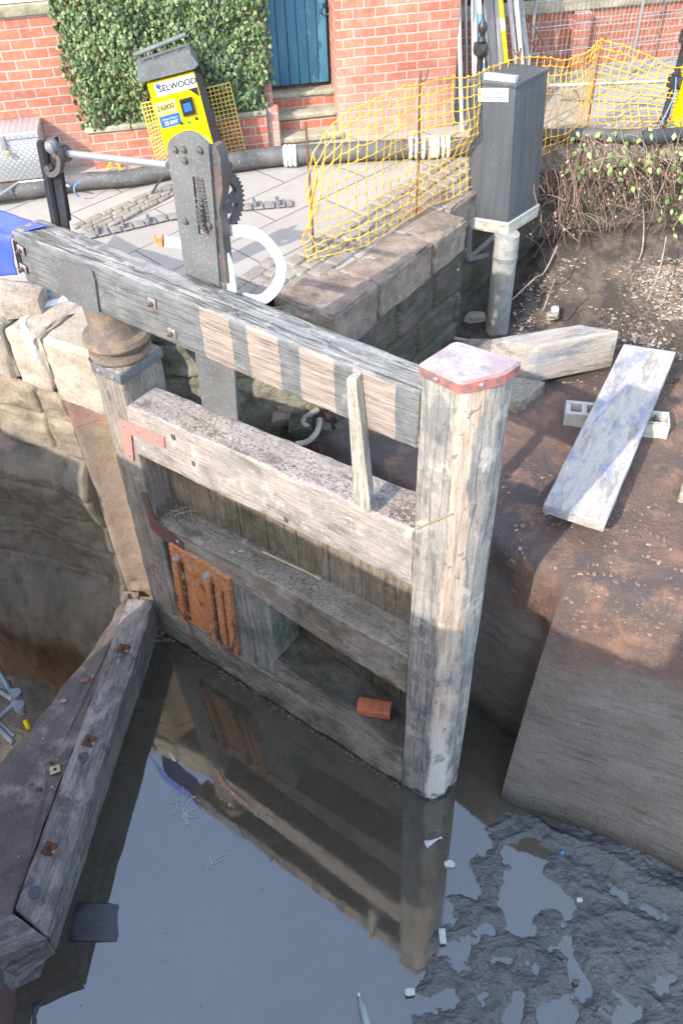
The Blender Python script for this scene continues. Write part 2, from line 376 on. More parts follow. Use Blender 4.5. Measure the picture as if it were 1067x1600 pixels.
def mitre_mat():
    n,col,nb=wood('mitre_wood',(.31,.295,.26),(.37,.34,.29),(.11,.115,.12),'Z',grain=.8,stain=(.165,.168,.168),stain_amt=.85,crack=.6,fleck=(.5,.46,.41),sc=.8)
    s=n.sep(); w=n.math('ADD',s[0],n.math('MULTIPLY',n.math('SUBTRACT',n.noise(2.5,5,.6,n.map((2,2,1))),.5),.14))
    tan=n.mix(n.ramp(n.noise(3,7,.6,n.map((14,14,1.5))),[(.35,0),(.65,1)]),(.4,.26,.165),(.58,.5,.41))
    lowk=n.math('DIVIDE',n.math('SUBTRACT',1.1,s[2]),.4,True); tan=n.mix(n.math('MULTIPLY',lowk,.75),tan,(.66,.62,.55)); tan=n.mix(n.math('MULTIPLY',n.ramp(n.noise(24,4,.6,n.map((1,1,1),loc=(3,3,3))),[(.62,0),(.66,1)]),.8),tan,(.14,.13,.15))
    k=n.math('MULTIPLY',band(n,w,2.535,2.63,.015),n.ramp(n.noise(2.0,4,.6,n.map((1,1,1.3),loc=(0,0,5))),[(.36,0),(.44,1)]))
    col=n.mix(n.math('MULTIPLY',k,.85),col,tan)
    wet=n.math('DIVIDE',n.math('SUBTRACT',n.math('ADD',-.16,n.math('MULTIPLY',n.noise(6,6,.7),.5)),s[2]),.06,True)
    col=n.mix(wet,col,(.05,.045,.05))
    return n.out(col,.85,nb,spec=.25)
M['mitre']=mitre_mat()
def capmat():
    n=N('worn_red_iron'); g=n.n.new('ShaderNodeNewGeometry'); z=n.sep(g.outputs['Normal'])[2]; a=n.noise(7,8,.72); b=n.noise(22,7,.72)
    side=n.mix(n.ramp(b,[(.45,0),(.6,1)]),(.4,.14,.115),(.15,.115,.11)); top=n.mix(n.ramp(a,[(.42,0),(.58,1)]),(.3,.235,.235),(.42,.36,.35)); top=n.mix(n.math('MULTIPLY',n.ramp(b,[(.5,0),(.66,1)]),.8),top,(.2,.185,.19)); top=n.mix(n.math('MULTIPLY',n.ramp(a,[(.6,0),(.66,1)]),.6),top,(.42,.2,.18))
    return n.out(n.mix(n.ramp(z,[(.5,0),(.9,1)]),side,top),.65,n.bump(n.math('ADD',a,b),.4,.012),spec=.3)
M['redcap']=capmat()
M['redbr']=paint('red_bracket',(.5,.21,.17),(.42,.2,.17),.7,rust=.2,dirt=.4,dirtc=(.5,.4,.36))
M['darkred']=paint('dark_red_bracket',(.12,.055,.05),(.085,.06,.055),.7,rust=.4,dirt=.3)
def rusty(name,a=(.5,.19,.05),b=(.38,.15,.1),c=(.62,.28,.09)):
    n=N(name); x=n.noise(7,8,.72,n.map((2,2,1))); y=n.noise(38,6,.75)
    col=n.mix(n.ramp(x,[(.38,0),(.6,1)]),a,b); col=n.mix(n.ramp(y,[(.45,0),(.62,1)]),col,c)
    col=n.mix(n.math('MULTIPLY',n.ramp(n.noise(16,6,.7,n.map((1,1,1),loc=(6,6,6))),[(.55,0),(.6,1)]),.7),col,(.42,.36,.3)); col=n.mix(n.math('MULTIPLY',n.ramp(n.noise(11,7,.75,n.map((1,1,.5),loc=(1,8,2))),[(.56,0),(.62,1)]),.7),col,(.09,.06,.04))
    return n.out(col,.92,n.bump(n.math('ADD',x,y),.8,.012),spec=.15)
M['rust']=rusty('rust'); M['rustdark']=rusty('dark_rust',(.09,.045,.03),(.06,.04,.035),(.16,.07,.03))
M['rebar']=paint('rusty_steel_rod',(.17,.085,.055),(.12,.07,.05),.8,rust=.5,dirt=.2)
M['iron']=paint('grey_painted_iron',(.11,.12,.125),(.16,.17,.175),.55,rust=.06,dirt=.6,bump=.3,dirtc=(.34,.35,.34))
M['ironpl']=paint('pale_worn_plate',(.095,.103,.107),(.135,.142,.142),.55,rust=.12,dirt=.55,bump=.25,dirtc=(.42,.42,.4))
M['ironrust']=paint('rust_streaked_plate',(.3,.27,.22),(.33,.22,.14),.8,rust=.5,dirt=.3)
M['blackiron']=paint('black_iron',(.02,.022,.026),(.035,.037,.04),.35,dirt=.15,bump=.1)
M['gear']=paint('gear_iron',(.07,.066,.07),(.1,.095,.09),.5,rust=.2,dirt=.35,bump=.4)
M['white']=paint('white_paint',(.8,.8,.79),(.74,.74,.73),.45,rust=.03,dirt=.12)
M['galv']=paint('galvanised_steel',(.45,.46,.47),(.36,.37,.38),.4,metal=.6,dirt=.3)
M['steel']=paint('bright_steel',(.6,.6,.58),(.5,.5,.48),.35,metal=.7,dirt=.3)
M['brass']=paint('dull_brass',(.45,.36,.22),(.35,.28,.18),.5,metal=.3)
# more materials
M['cope']=rock('coping_stone',(.38,.335,.27),(.47,.42,.34),(.3,.24,.19),bump=.6,moss=.25)
M['copepale']=rock('pale_coping_stone',(.42,.37,.3),(.5,.45,.37),(.34,.28,.22),bump=.45,moss=.15)
M['copered']=rock('reddish_coping_stone',(.33,.25,.2),(.42,.34,.27),(.22,.17,.15),bump=.8,moss=.45)
M['darkstone']=rock('dark_wall_stone',(.14,.115,.1),(.2,.165,.14),(.09,.085,.075),bump=.9,moss=.55,streak=True)
M['lockwall']=rock('lock_wall_stone',(.15,.13,.105),(.24,.2,.155),(.085,.08,.065),bump=.9,moss=.4,streak=True)
M['midstone']=rock('wall_stone',(.34,.28,.21),(.26,.21,.165),(.19,.15,.12),bump=.8,moss=.3,streak=True)
M['mossy']=rock('mossy_wall_stone',(.36,.33,.25),(.5,.46,.36),(.22,.2,.15),bump=1.0,moss=.6)
M['quoin']=rock('hollow_quoin_stone',(.33,.255,.19),(.4,.31,.235),(.27,.215,.16),bump=.25)
M['quoinred']=rock('red_quoin_stone',(.4,.25,.19),(.43,.28,.21),(.34,.22,.17),bump=.25)
M['step']=rock('step_stone',(.4,.36,.27),(.48,.43,.33),(.28,.27,.18),bump=.4,moss=.3)
M['iron_setts']=rock('worn_setts',(.29,.26,.22),(.23,.205,.175),(.34,.31,.27),bump=.5)
def silt():
    n=N('silt_ground'); s=n.sep(); a=n.noise(1.3,8,.65); b=n.noise(5,8,.72,n.map((1,1,1),loc=(4,1,1))); c=n.noise(28,7,.75)
    col=n.mix(n.ramp(a,[(.4,0),(.58,1)]),(.215,.135,.105),(.135,.11,.1))
    col=n.mix(n.ramp(b,[(.5,0),(.64,1)]),col,(.34,.2,.135))
    col=n.mix(n.math('MULTIPLY',n.ramp(c,[(.58,0),(.68,1)]),.6),col,(.34,.25,.2))
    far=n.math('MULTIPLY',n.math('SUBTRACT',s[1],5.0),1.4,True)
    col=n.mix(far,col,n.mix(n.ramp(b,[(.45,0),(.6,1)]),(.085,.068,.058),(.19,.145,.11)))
    # silt-coated front face
    k=n.math('DIVIDE',n.math('SUBTRACT',n.math('ADD',1.42,n.math('MULTIPLY',n.math('SUBTRACT',a,.5),1.1)),s[2]),.25,True)
    sf=n.mix(n.ramp(n.noise(2,7,.6,n.map((1,1,5))),[(.35,0),(.65,1)]),(.21,.19,.16),(.27,.245,.21))
    sf=n.mix(n.math('MULTIPLY',n.ramp(n.noise(60,5,.7),[(.57,0),(.66,1)]),.6),sf,(.3,.25,.21)); sf=n.mix(n.math('MULTIPLY',n.ramp(n.noise(3.5,7,.75,n.map((1,1,1.6),rot=(0,R_(25),0),loc=(2,7,7))),[(.5,0),(.62,1)]),.6),sf,(.21,.16,.13)); sf=n.mix(n.math('MULTIPLY',n.ramp(n.noise(9,6,.75,n.map((.4,.4,3.5),rot=(0,R_(8),0))),[(.36,1),(.48,0)]),.45),sf,(.07,.062,.055))
    col=n.mix(k,col,sf)
    wetk=n.math('DIVIDE',n.math('SUBTRACT',.22,s[2]),.25,True)
    col=n.mix(wetk,col,(.05,.046,.045))
    pud=n.ramp(n.noise(2.6,5,.6,n.map((1,1,1),loc=(8,8,2))),[(.5,0),(.56,1)])
    rough=n.math('SUBTRACT',.9,n.math('MULTIPLY',n.math('MULTIPLY',pud,n.math('SUBTRACT',1,k)),.25))
    w=n.noise(2.2,6,.6,n.map((.7,.7,9)))
    h=n.math('ADD',n.math('ADD',b,c),n.math('MULTIPLY',w,n.math('MULTIPLY',k,.6)))
    return n.out(col,rough,n.bump(h,.9,.05),spec=.3)
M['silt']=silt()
def waterm():
    n=N('murky_water'); a=n.noise(1.2,6,.6); b=n.noise(7,6,.7)
    col=n.mix(n.ramp(a,[(.35,0),(.65,1)]),(.052,.044,.03),(.066,.057,.041)); col=n.mix(n.math('MULTIPLY',n.ramp(b,[(.5,0),(.7,1)]),.35),col,(.095,.087,.07))
    sp=n.noise(90,3,.6); col=n.mix(n.ramp(sp,[(.755,0),(.775,1)]),col,(.3,.28,.24))
    nb=n.bump(n.noise(5,3,.5),.10,.004)
    return n.out(col,n.ramp(n.noise(2.2,5,.6,n.map((1,1,1),loc=(3,1,1))),[(.4,.015),(.65,.07)]),nb,spec=.5,ior=2.1)
M['water']=waterm()
def mudm():
    n=N('wet_black_mud'); a=n.noise(4,8,.7); b=n.noise(15,7,.68); 
    col=n.mix(n.ramp(a,[(.4,0),(.6,1)]),(.02,.019,.019),(.04,.037,.035)); col=n.mix(n.math('MULTIPLY',n.ramp(b,[(.6,0),(.7,1)]),.35),col,(.12,.11,.1))
    h=n.math('ADD',n.math('MULTIPLY',a,.8),n.math('MULTIPLY',b,.55))
    return n.out(col,n.ramp(b,[(.35,.08),(.65,.26)]),n.bump(h,1.0,.06),spec=.5,ior=2.3)
M['mud']=mudm()
def paving():
    n=N('stone_paving'); v=n.map((1,1,1),rot=(0,0,R_(-43)))
    t=n.n.new('ShaderNodeTexBrick'); n.l.new(v,t.inputs['Vector']); t.inputs['Scale'].default_value=1
    t.inputs['Brick Width'].default_value=.95; t.inputs['Row Height'].default_value=.42; t.inputs['Mortar Size'].default_value=.006; t.inputs['Mortar Smooth'].default_value=.2
    t.inputs['Color1'].default_value=(.37,.345,.31,1); t.inputs['Color2'].default_value=(.32,.3,.27,1); t.inputs['Mortar'].default_value=(.13,.115,.1,1)
    col=n.mix(n.math('MULTIPLY',n.ramp(n.noise(3,7,.65),[(.4,0),(.7,1)]),.5),t.outputs['Color'],(.28,.25,.22))
    col=n.mix(n.math('MULTIPLY',n.ramp(n.noise(50,5,.7),[(.55,0),(.7,1)]),.35),col,(.25,.23,.2))
    h=n.math('SUBTRACT',1.0,t.outputs['Fac']); nb=n.bump(h,.8,.01); nb=n.bump(n.noise(20,6,.7),.25,.008,nb)
    return n.out(col,.85,nb,spec=.3)
M['paving']=paving()
M['brick']=brickm('orange_brick',(.52,.19,.115),(.4,.14,.09),(.46,.35,.3),lowz=3.1,eff=.5)
M['brick2']=brickm('planter_brick',(.5,.15,.09),(.36,.11,.08),(.42,.32,.27),eff=.15)
M['brick3']=brickm('rear_brick',(.46,.15,.09),(.36,.12,.08),(.42,.36,.31),bw=.2,eff=.2)

# =================================================================== GATE
GA=P(665,1251,0); GB=P(250,985,0)
G=Frame(GB,math.atan2(GA.y-GB.y,GA.x-GB.x))
def gp(pts,y=0.0): return [G.loc(u,v,y) for u,v in pts]
gate=empty('lock_gate',mat=G.mat(),label='weathered timber lock gate with black and bare striped balance beam standing in the brown water',cat='lock gate')
def lerp(a,b,t): return a+(b-a)*t
heel=rbox(0,.235,0,.33,-.5,2.70,.08,.012,.004,5,1,.006).fn(lambda p:(p.x+.05*p.z,p.y,p.z)).build('heel_post',M['heel'],gate)
st=MB(); 
for a in (rbox(-.006,.241,-.007,.0,2.62,2.69,.1,.002),rbox(.236,.243,-.007,.335,2.62,2.69,.1,.002),rbox(-.008,-.001,-.007,.335,2.62,2.69,.1,.002)): st.add(a.v,a.f)
st.fn(lambda p:(p.x+.05*p.z,p.y,p.z)).build('iron_band',M['iron'],heel)
for x,z in ((.06,2.655),(.18,2.655)):
    lathe([(.0,0),(.014,0),(.014,.008),(.0,.012)],10).xf(Matrix.Translation((x+.133,-.007,z))@Matrix.Rotation(R_(90),4,'X')).build('bolt',M['steel'],heel)
cc=(.21,.165,0)
lathe([(.17,2.69),(.185,2.72),(.178,2.75),(.155,2.755),(.152,2.78),(.19,2.79),(.20,2.81),(.19,2.84),(.15,2.85),(.14,2.88),(.145,3.0),(.15,3.10)],32,cc).fn(lambda p:p+Vector((0,0,.004*nz(p,9)))).build('heel_collar',rock('collar_cast_iron',(.2,.155,.12),(.15,.14,.13),(.3,.22,.15),bump=.5,sc=2),gate)
# mitre post: five sided
def loftpoly(bot,top,z0,z1,nz_,rnd,amp,sd,twf=None):
    def ring(poly):
        out=[]; n=len(poly)
        for i in range(n):
            a=Vector(poly[i-1]);b=Vector(poly[i]);c=Vector(poly[(i+1)%n]); da=(a-b).normalized(); dc=(c-b).normalized()
            out+= [b+da*rnd, b+(da+dc)*rnd*.3, b+dc*rnd]
            k=max(1,int((c-b).length/.05)); 
            for j in range(1,k): out.append((b+dc*rnd).lerp(c-dc*rnd,j/k))
        return out
    m=MB(); rb=ring(bot); rt=ring(top); 
    if len(rb)!=len(rt):
        n=min(len(rb),len(rt)); rb=[rb[int(i*len(rb)/n)] for i in range(n)]; rt=[rt[int(i*len(rt)/n)] for i in range(n)]
    n=len(rb); cen=sum((Vector(p) for p in bot),Vector((0,0)))/len(bot)
    for k in range(nz_+1):
        t=k/nz_; z=z0+(z1-z0)*t
        for a,b in zip(rb,rt):
            q=a.lerp(b,t); q3=Vector((q.x,q.y,z)); d=(q-cen).normalized(); e=amp*(nz((q.x*6,q.y*6,z*1.3),1,sd)+.6*nz((q.x*25,q.y*25,z*2.0),1,sd+4))
            m.v.append(Vector((q.x+d.x*e,q.y+d.y*e,z)))
    for k in range(nz_):
        for i in range(n): j=(i+1)%n; m.f.append((k*n+i,k*n+j,(k+1)*n+j,(k+1)*n+i))
    m.f.append(tuple(range(n-1,-1,-1))); m.f.append(tuple(nz_*n+i for i in range(n)))
    return m
Z0=G.loc(723,609,0)[1]
botp=[(2.334,0),(2.535,0),(2.615,.09),(2.63,.26),(2.35,.26)]
topp=[(2.378,0),(2.572,-.012),(2.672,.125),(2.69,.215),(2.40,.2)]
mit=loftpoly(botp,topp,-.5,3.515,60,.012,.006,3).build('mitre_post',M['mitre'],gate)
capb=[(2.362,-.012),(2.575,-.03),(2.684,.12),(2.705,.232),(2.40,.215)]
capm=loftpoly(capb,capb,3.503,3.548,3,.018,.002,8)
# worn bevelled top edge
capt=[(x+(2.54-x)*.07,y+(.1-y)*.07) for x,y in capb]
c2=loftpoly(capb,capt,3.548,3.558,2,.018,.001,8); capm.add(c2.v,c2.f)
cap=capm.build('iron_cap',M['redcap'],mit)
for (x,y,rz) in ((2.46,-.024,-4),(2.627,.042,54)):
    lathe([(0,0),(.011,0),(.010,.005),(0,.008)],12).xf(Matrix.Translation((x,y,3.527))@Matrix.Rotation(R_(rz),4,'Z')@Matrix.Rotation(R_(90),4,'X')).build('bolt',M['steel'],cap)
# balance beam
bm_=rbox(-.27,2.372,0,.195,3.09,3.392,.04,.012,.004,6,2,.01)
beam=bm_.build('balance_beam',M['beam'],gate)
# splits lying open along the top
cm=MB(); rr=random.Random(3)
for i in range(46):
    x=rr.uniform(-.2,2.3); y=rr.uniform(.02,.18); L=rr.uniform(.08,.4); w=rr.uniform(.0015,.005)
    pts=[(x+L*t,y+.012*nz((x+t*2,y*9,i)),3.3945) for t in [j/8 for j in range(9)]]
    for j in range(8):
        a,b=pts[j],pts[j+1]; wa=w*math.sin(math.pi*max(.02,j/8)); wb=w*math.sin(math.pi*max(.02,(j+1)/8))
        cm.add([(a[0],a[1]-wa,a[2]),(b[0],b[1]-wb,b[2]),(b[0],b[1]+wb,b[2]),(a[0],a[1]+wa,a[2])],[(0,1,2,3)])
M['split']=paint('open_split_wood',(.025,.02,.017),(.04,.03,.025),.95,dirt=0)
pl=gp([(86,403),(136,417),(145,424),(149,436),(156,488),(150,487),(110,470),(97,459)],-.01)
poly_ext(pl,-.014,.013).build('iron_plate',M['ironpl'],beam)
poly_ext(gp([(20,376),(26,379),(38,424),(31,428)],-.008),-.008,.007).build('end_strap',M['blackiron'],beam)
def nutplate(u,v,par,rot=45,s=.045,y=-.001,mat='steel'):
    x,z=G.loc(u,v,y); m=rbox(-s/2,s/2,-.008,0,-s/2,s/2,.1,.002).xf(Matrix.Rotation(R_(rot),4,'Y')).xf(Matrix.Translation((x,y,z)))
    o=m.build('square_washer',M[mat],par)
    q=lathe([(0,0),(.012,0),(.012,.018),(.006,.018),(.006,.03),(0,.03)],6).xf(Matrix.Translation((x,y-.008,z))@Matrix.Rotation(R_(90),4,'X')); q.build('nut',M['rebar'],par)
nutplate(34,390,beam,10,.05,-.009); nutplate(38,419,beam,15,.05,-.009); nutplate(239,473,beam,5,.05); nutplate(270,520,beam,8,.05)
# rails
def trail(x0,x1,y0,y1,bot,top,mat,name,sd,amp=.004,chip=.008,par=gate,seg=.05):
    m=rbox(x0,x1,y0,y1,0,1,seg,.012,amp,6,sd,chip); 
    # z was unit: rebuild with proper proportions
    m=rbox(x0,x1,y0,y1,0,.4,seg,.012,amp,6,sd,chip)
    def f(p):
        t=p.z/.4; e=max(0,-t)*.0; b=bot(p.x); tp=top(p.x); return (p.x,p.y,b+(tp-b)*t)
    return m.fn(f).build(name,mat,par)
mr=trail(.33,2.372,0,.24,lambda x:2.063+.048*(x-.33),lambda x:2.458+.062*(x-.33),M['rail'],'middle_rail',5,.006,.012)
for u,v in ((271,711-28),(303,724),(447,812)):
    x,z=G.loc(u,v,-.001); rbox(x-.013,x+.013,-.005,.002,z-.018,z+.018,.1,.002).build('bolt_plate',M['gear'],mr)
trail(.28,2.36,0,.30,lambda x:1.33-.09*(x-.3),lambda x:1.45+.05*min(1,(x-.28)/1.0)+.02*(x-.3),M['rail_low'],'lower_rail',6,.006,.014)
# planking behind upper band and lower opening
m=MB()
for i in range(9):
    a=rbox(.22+i*.24,.22+i*.24+.237,.20,.235,1.30,2.2,.12,.005,.003,5,i); m.add(a.v,a.f)
m.build('upper_planking',M['plank_low'],gate)
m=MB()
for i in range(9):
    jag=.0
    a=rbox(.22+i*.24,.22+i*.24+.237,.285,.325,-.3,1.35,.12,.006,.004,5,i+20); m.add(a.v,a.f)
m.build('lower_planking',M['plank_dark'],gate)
fp=MB()
for x0,x1 in ((.262,.345),(.93,1.08),(1.083,1.285)):
    a=rbox(x0,x1,.006,.28,.33,1.4,.08,.008,.004,6,x0*9,.006); fp.add(a.v,a.f)
fp.fn(lambda p:(p.x+.02*(p.z-1.3)*(1 if p.x<1 else 0),p.y,p.z)).build('front_boarding',woodm('boarding_wood',(.27,.27,.24),(.33,.32,.29),(.1,.1,.08),'Z',stain=(.12,.15,.11),stain_amt=.6,moss=.4,crack=.4),gate)
br=trail(.05,2.34,-.004,.30,lambda x:-.4,lambda x:.38+.0*(x),M['rail_bot'],'bottom_rail',8,.005,.01)
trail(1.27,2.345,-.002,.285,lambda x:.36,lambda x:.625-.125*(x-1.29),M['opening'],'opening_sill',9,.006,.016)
# brackets
def bracket(parts,mat,name,y=-.001,th=.007,bolts=()):
    m=MB()
    for q in parts:
        a=poly_ext(gp(q,y-th),y-th,th); m.add(a.v,a.f)
    o=m.build(name,mat,gate)
    for u,v in bolts:
        x,z=G.loc(u,v,y-th); lathe([(0,0),(.013,0),(.012,.006),(0,.009)],10).xf(Matrix.Translation((x,y-th,z))@Matrix.Rotation(R_(90),4,'X')).build('bolt',M['steel'],o)
bracket([[(187,655),(256,684),(258,701),(205,680),(209,721),(197,716)]],M['redbr'],'corner_bracket',-.003,.008,((193,665),(216,674),(246,688),(203,711)))
bracket([[(221,768),(229,772),(242,812),(286,849),(288,862),(262,848),(236,826)]],M['darkred'],'lower_bracket',-.003,.008,((278,846),))
# rusty paddle
pc=[(265,848),(358,905),(371,1022),(283,965)]; pl4=[Vector((*q,0)) for q in gp(pc,-.02)]
def pq(s,t): # s across, t down
    a=pl4[0].lerp(pl4[1],s); b=pl4[3].lerp(pl4[2],s); q=a.lerp(b,t); return (q.x,q.y)
pad=poly_ext([pq(0,0),pq(1,0),pq(1,1),pq(0,1)],-.014,.018).build('paddle',M['rust'],gate)
def prib(s0,s1,t0,t1,th,mat='rust',nm='rib'): poly_ext([pq(s0,t0),pq(s1,t0),pq(s1,t1),pq(s0,t1)],-.014-th,th).build(nm,M[mat],pad)
prib(0,.10,0,1.0,.016,nm='frame_bar'); prib(.9,1.0,0,1.02,.016,nm='frame_bar'); prib(.1,.9,0,.13,.012,nm='frame_bar'); prib(.60,.67,.17,.98,.03,'rust'); prib(.74,.84,.2,.97,.012,'rust'); prib(.13,.19,.18,.95,.006,'rustdark')
prib(.68,.73,.2,.95,.004,'rustdark'); prib(.86,.895,.22,.93,.004,'rustdark')
for s,t in ((.14,.1),(.66,.09)):
    x,z=pq(s,t); lathe([(0,0),(.03,0),(.028,.03),(.012,.045),(0,.048)],14).xf(Matrix.Translation((x,-.026,z))@Matrix.Rotation(R_(90),4,'X')).build('bolt_head',M['ironrust'],pad)
def chain(pts,y=-.035,mat='rebar',r=.004,link=.03):
    path=smoothp([Vector((a,y+.006*math.sin(i*2.1),b)) for i,(a,b) in enumerate(pts)],8)
    m=MB(); acc=0; k=0
    for i in range(len(path)-1):
        acc+=(path[i+1]-path[i]).length
        if acc>link*.75:
            acc=0; c=path[i]; t=(path[i+1]-path[i]).normalized(); sd=t.cross(Vector((0,1,0))).normalized() if k%2 else Vector((0,1,0)); k+=1
            ring=[c+t*math.cos(a)*link*.55+sd*math.sin(a)*link*.3 for a in [2*math.pi*j/10 for j in range(10)]]
            a=tube(ring,r,5,closed=True); m.add(a.v,a.f)
    return m
chain(gp([(280,938),(274,925),(277,945),(290,965),(300,985),(304,1000),(299,995)],-.03)).build('chain',M['rebar'],pad)
chain(gp([(338,985),(343,1002),(352,1012),(362,1016),(366,1000),(370,990)],-.03)).build('chain',M['rebar'],pad)
chain(gp([(362,1010),(366,1022),(372,1030)],-.03)).build('chain',M['rebar'],pad)
# ---- paddle gear stand on the back of the gate
YS=.215
def arch(px): return gp(px,YS)
outl=arch([(261,232),(264,220),(272,212),(284,206),(297,205),(308,210),(316,217),(326,226),(343,444),(366,572),(371,657),(317,640),(304,545),(290,430)])
hole=arch([(301,276),(312,277),(322,366),(311,366)])
stand=poly_ext(outl,YS,.014,[hole]).build('gear_stand',M['ironpl'],gate)
for u,v in ((275,233),(288,233),(314,234),(290,250),(291,345),(328,351)):
    x,z=G.loc(u,v,YS); lathe([(0,0),(.016,0),(.015,.012),(.006,.016),(0,.018)],10).xf(Matrix.Translation((x,YS,z))@Matrix.Rotation(R_(90),4,'X')).build('bolt',M['gear'],stand)
poly_ext(arch([(326,228),(334,230),(341,250),(344,300),(339,330),(343,358),(352,445),(343,444)]),YS+.016,.05).build('side_plate',M['gear'],stand)
gx,gz=G.loc(345,320,.33); gx-=.0
def gearm(c,r,w,n=40,tooth=.014,ir=.0):
    m=MB(); pr=[]
    for i in range(n):
        for k,rr_ in ((0,r-tooth),(.3,r-tooth),(.42,r),(.72,r)):
            a=2*math.pi*(i+k)/n; pr.append((rr_*math.cos(a),rr_*math.sin(a)))
    hs=[]
    for q in range(4):
        a0=q*math.pi/2+.25; a1=(q+1)*math.pi/2-.25; ro=r-.045; ri=r*.3
        arc=[(ro*math.cos(a0+(a1-a0)*t/6),ro*math.sin(a0+(a1-a0)*t/6)) for t in range(7)]+[(ri*math.cos(a1-(a1-a0)*t/3),ri*math.sin(a1-(a1-a0)*t/3)) for t in range(4)]
        hs.append(arc)
    a=poly_ext(pr,-w/2,w,hs); return a.xf(Matrix.Rotation(R_(90),4,'Z')).xf(Matrix.Translation(c))
gw=gearm((gx,.33,gz),.155,.03).build('gear_wheel',M['gear'],stand)
lathe([(.03,-.05),(.04,-.03),(.04,.03),(.03,.05)],16).xf(Matrix.Translation((gx,.33,gz))@Matrix.Rotation(R_(90),4,'Y')).build('hub',M['gear'],gw)
rk=MB()   # toothed rack rising between the plates
x0,z0=G.loc(306,282,.19); x1,z1=G.loc(318,360,.19)
for i in range(15):
    t=i/14; a=rbox(-.022,.03,-.014,.02,-.006,.006,.1,.002).xf(Matrix.Translation((lerp(x0,x1,t)-.004,.222,lerp(z0,z1,t)))); rk.add(a.v,a.f)
rk.build('rack',M['gear'],stand)
pnx,pnz=G.loc(345,258,.3)
lathe([(.02,-.07),(.035,-.05),(.035,.0),(.025,.02),(.025,.05)],14).xf(Matrix.Translation((pnx,.3,pnz))@Matrix.Rotation(R_(90),4,'Y')).build('pinion_boss',M['gear'],stand)
poly_ext(gp([(334,238),(350,250),(353,262),(343,275),(344,300),(352,318),(350,330),(338,345),(330,330),(330,300),(326,250)],.26),.26,.03).build('pinion_bracket',M['gear'],stand)
# left stand, hooked catch, connecting rod
ls=MB()
for px,y,t in (([(57,224),(60,219),(66,218),(71,222),(92,353),(81,349)],.2,.02),([(68,222),(76,218),(84,219),(89,226),(108,360),(94,355)],.212,.012),([(64,221),(70,222),(93,354),(88,352)],.2,.09)):
    a=poly_ext(gp(px,y),y,t); ls.add(a.v,a.f)
lst=ls.build('rod_stand',M['blackiron'],gate)
hk=smooth2(gp([(74,226),(78,222),(84,228),(90,240),(93,254),(91,266),(84,272),(77,272),(73,266),(77,262)],.18))
ribbon(hk,.028,.175,.03).build('catch',M['gear'],lst)
lathe([(0,0),(.03,0),(.03,.03),(.018,.04),(0,.045)],14).xf(Matrix.Translation((G.loc(84,228,.17)[0],.17,G.loc(84,228,.17)[1]))@Matrix.Rotation(R_(90),4,'X')).build('bolt_head',M['iron'],lst)
ax_,az_=G.loc(98,239,.24); bx_,bz_=G.loc(263,258,.24)
rodo=tube([(ax_,.24,az_),(bx_,.24,bz_)],.018,12).build('connecting_rod',M['galv'],gate)
for t,r,w in ((-.01,.045,.05),(.03,.034,.03)):
    x=ax_+t*1.0; tube([(x-w/2,.24,az_),(x+w/2,.24,az_)],r,14).build('rod_collar',M['gear'],rodo)
# white flat bar handrail
hr=MB()
for px,y in (([(243,376),(262,378),(300,385),(340,392)],.34),([(335,361),(355,361),(380,362),(402,368),(420,383),(433,402),(439,422),(434,443),(421,460),(404,470),(380,466)],.30),([(338,380),(350,398),(357,420),(362,455)],.25)):
    a=ribbon(smooth2(gp(px,y)),.053,y,.012); hr.add(a.v,a.f)
hro=hr.build('handrail',M['white'],gate)
poly_ext(gp([(240,368),(253,368),(254,386),(243,385)],.325),.325,.012).build('end_fixing',M['rust'],hro)

# ---- loose things on and about the gate
def toW(m): return m.xf(G.mat())
bc=P(583,1100,.60)
def local_box(L,W,Hh,c,rz,mat,name,label,cat,group=None,r=.006,amp=.002,tilt=0,ty=0,**k):
    m=rbox(-L/2,L/2,-W/2,W/2,0,Hh,.03,r,amp,20,c[0]*5,k.get('chip',.003))
    return m.build(name,mat,label=label,cat=cat,group=group,mw=Matrix.Translation(c)@Matrix.Rotation(rz,4,'Z')@Matrix.Rotation(ty,4,'Y')@Matrix.Rotation(tilt,4,'X'))
x,z=G.loc(583,1092,.09)
bw=G.W(x,.10,.545)
local_box(.225,.1,.075,bw,R_(-14),rock('red_brick',(.5,.15,.075),(.42,.12,.06),(.56,.2,.1),bump=.5,sc=4),'brick','red brick lying on the sill of the gate opening','brick')
# leaning timber wedge
wf=poly_ext(gp([(541,597),(543,590),(553,589),(556,592),(579,798),(577,802),(554,787)],-.045),-.045,.042)
wf.build('timber_wedge',woodm('wedge_wood',(.5,.47,.4),(.4,.37,.31),(.2,.17,.13),'Z',stain=(.34,.34,.32),crack=.3),mw=G.mat(),label='thin grey timber wedge leaning on the striped beam above the middle rail',cat='wooden wedge')
# bits on the lower ledge
def led(u,v,z=1.505): return P(u,v,z)
a=led(411,862,1.52); b=led(497,902,1.53)
rod=tube([a,b],.009,10).build('threaded_rod',M['brass'],label='brass coloured threaded rod lying on the ledge of the lower rail',cat='rod')
d=(b-a).normalized(); tube([b-d*.02,b+d*.03],.016,6).build('nut',M['steel'],rod)
lathe([(.02,0),(.035,0),(.035,.006),(.02,.006)],16,led(493,920,1.515)).build('round_washer',M['brass'],label='round washer with a nut near the end of the threaded rod',cat='washer')
lathe([(.008,.006),(.017,.006),(.017,.02),(.008,.02)],6,led(493,920,1.517)).build('steel_nut',M['steel'],label='steel nut sitting on the round washer',cat='nut')
lathe([(.008,0),(.02,0),(.022,.006),(.02,.014),(.008,.014)],12,led(383,847,1.50)).build('steel_nut',M['steel'],label='small pale nut on the ledge beside two brown chips',cat='nut')
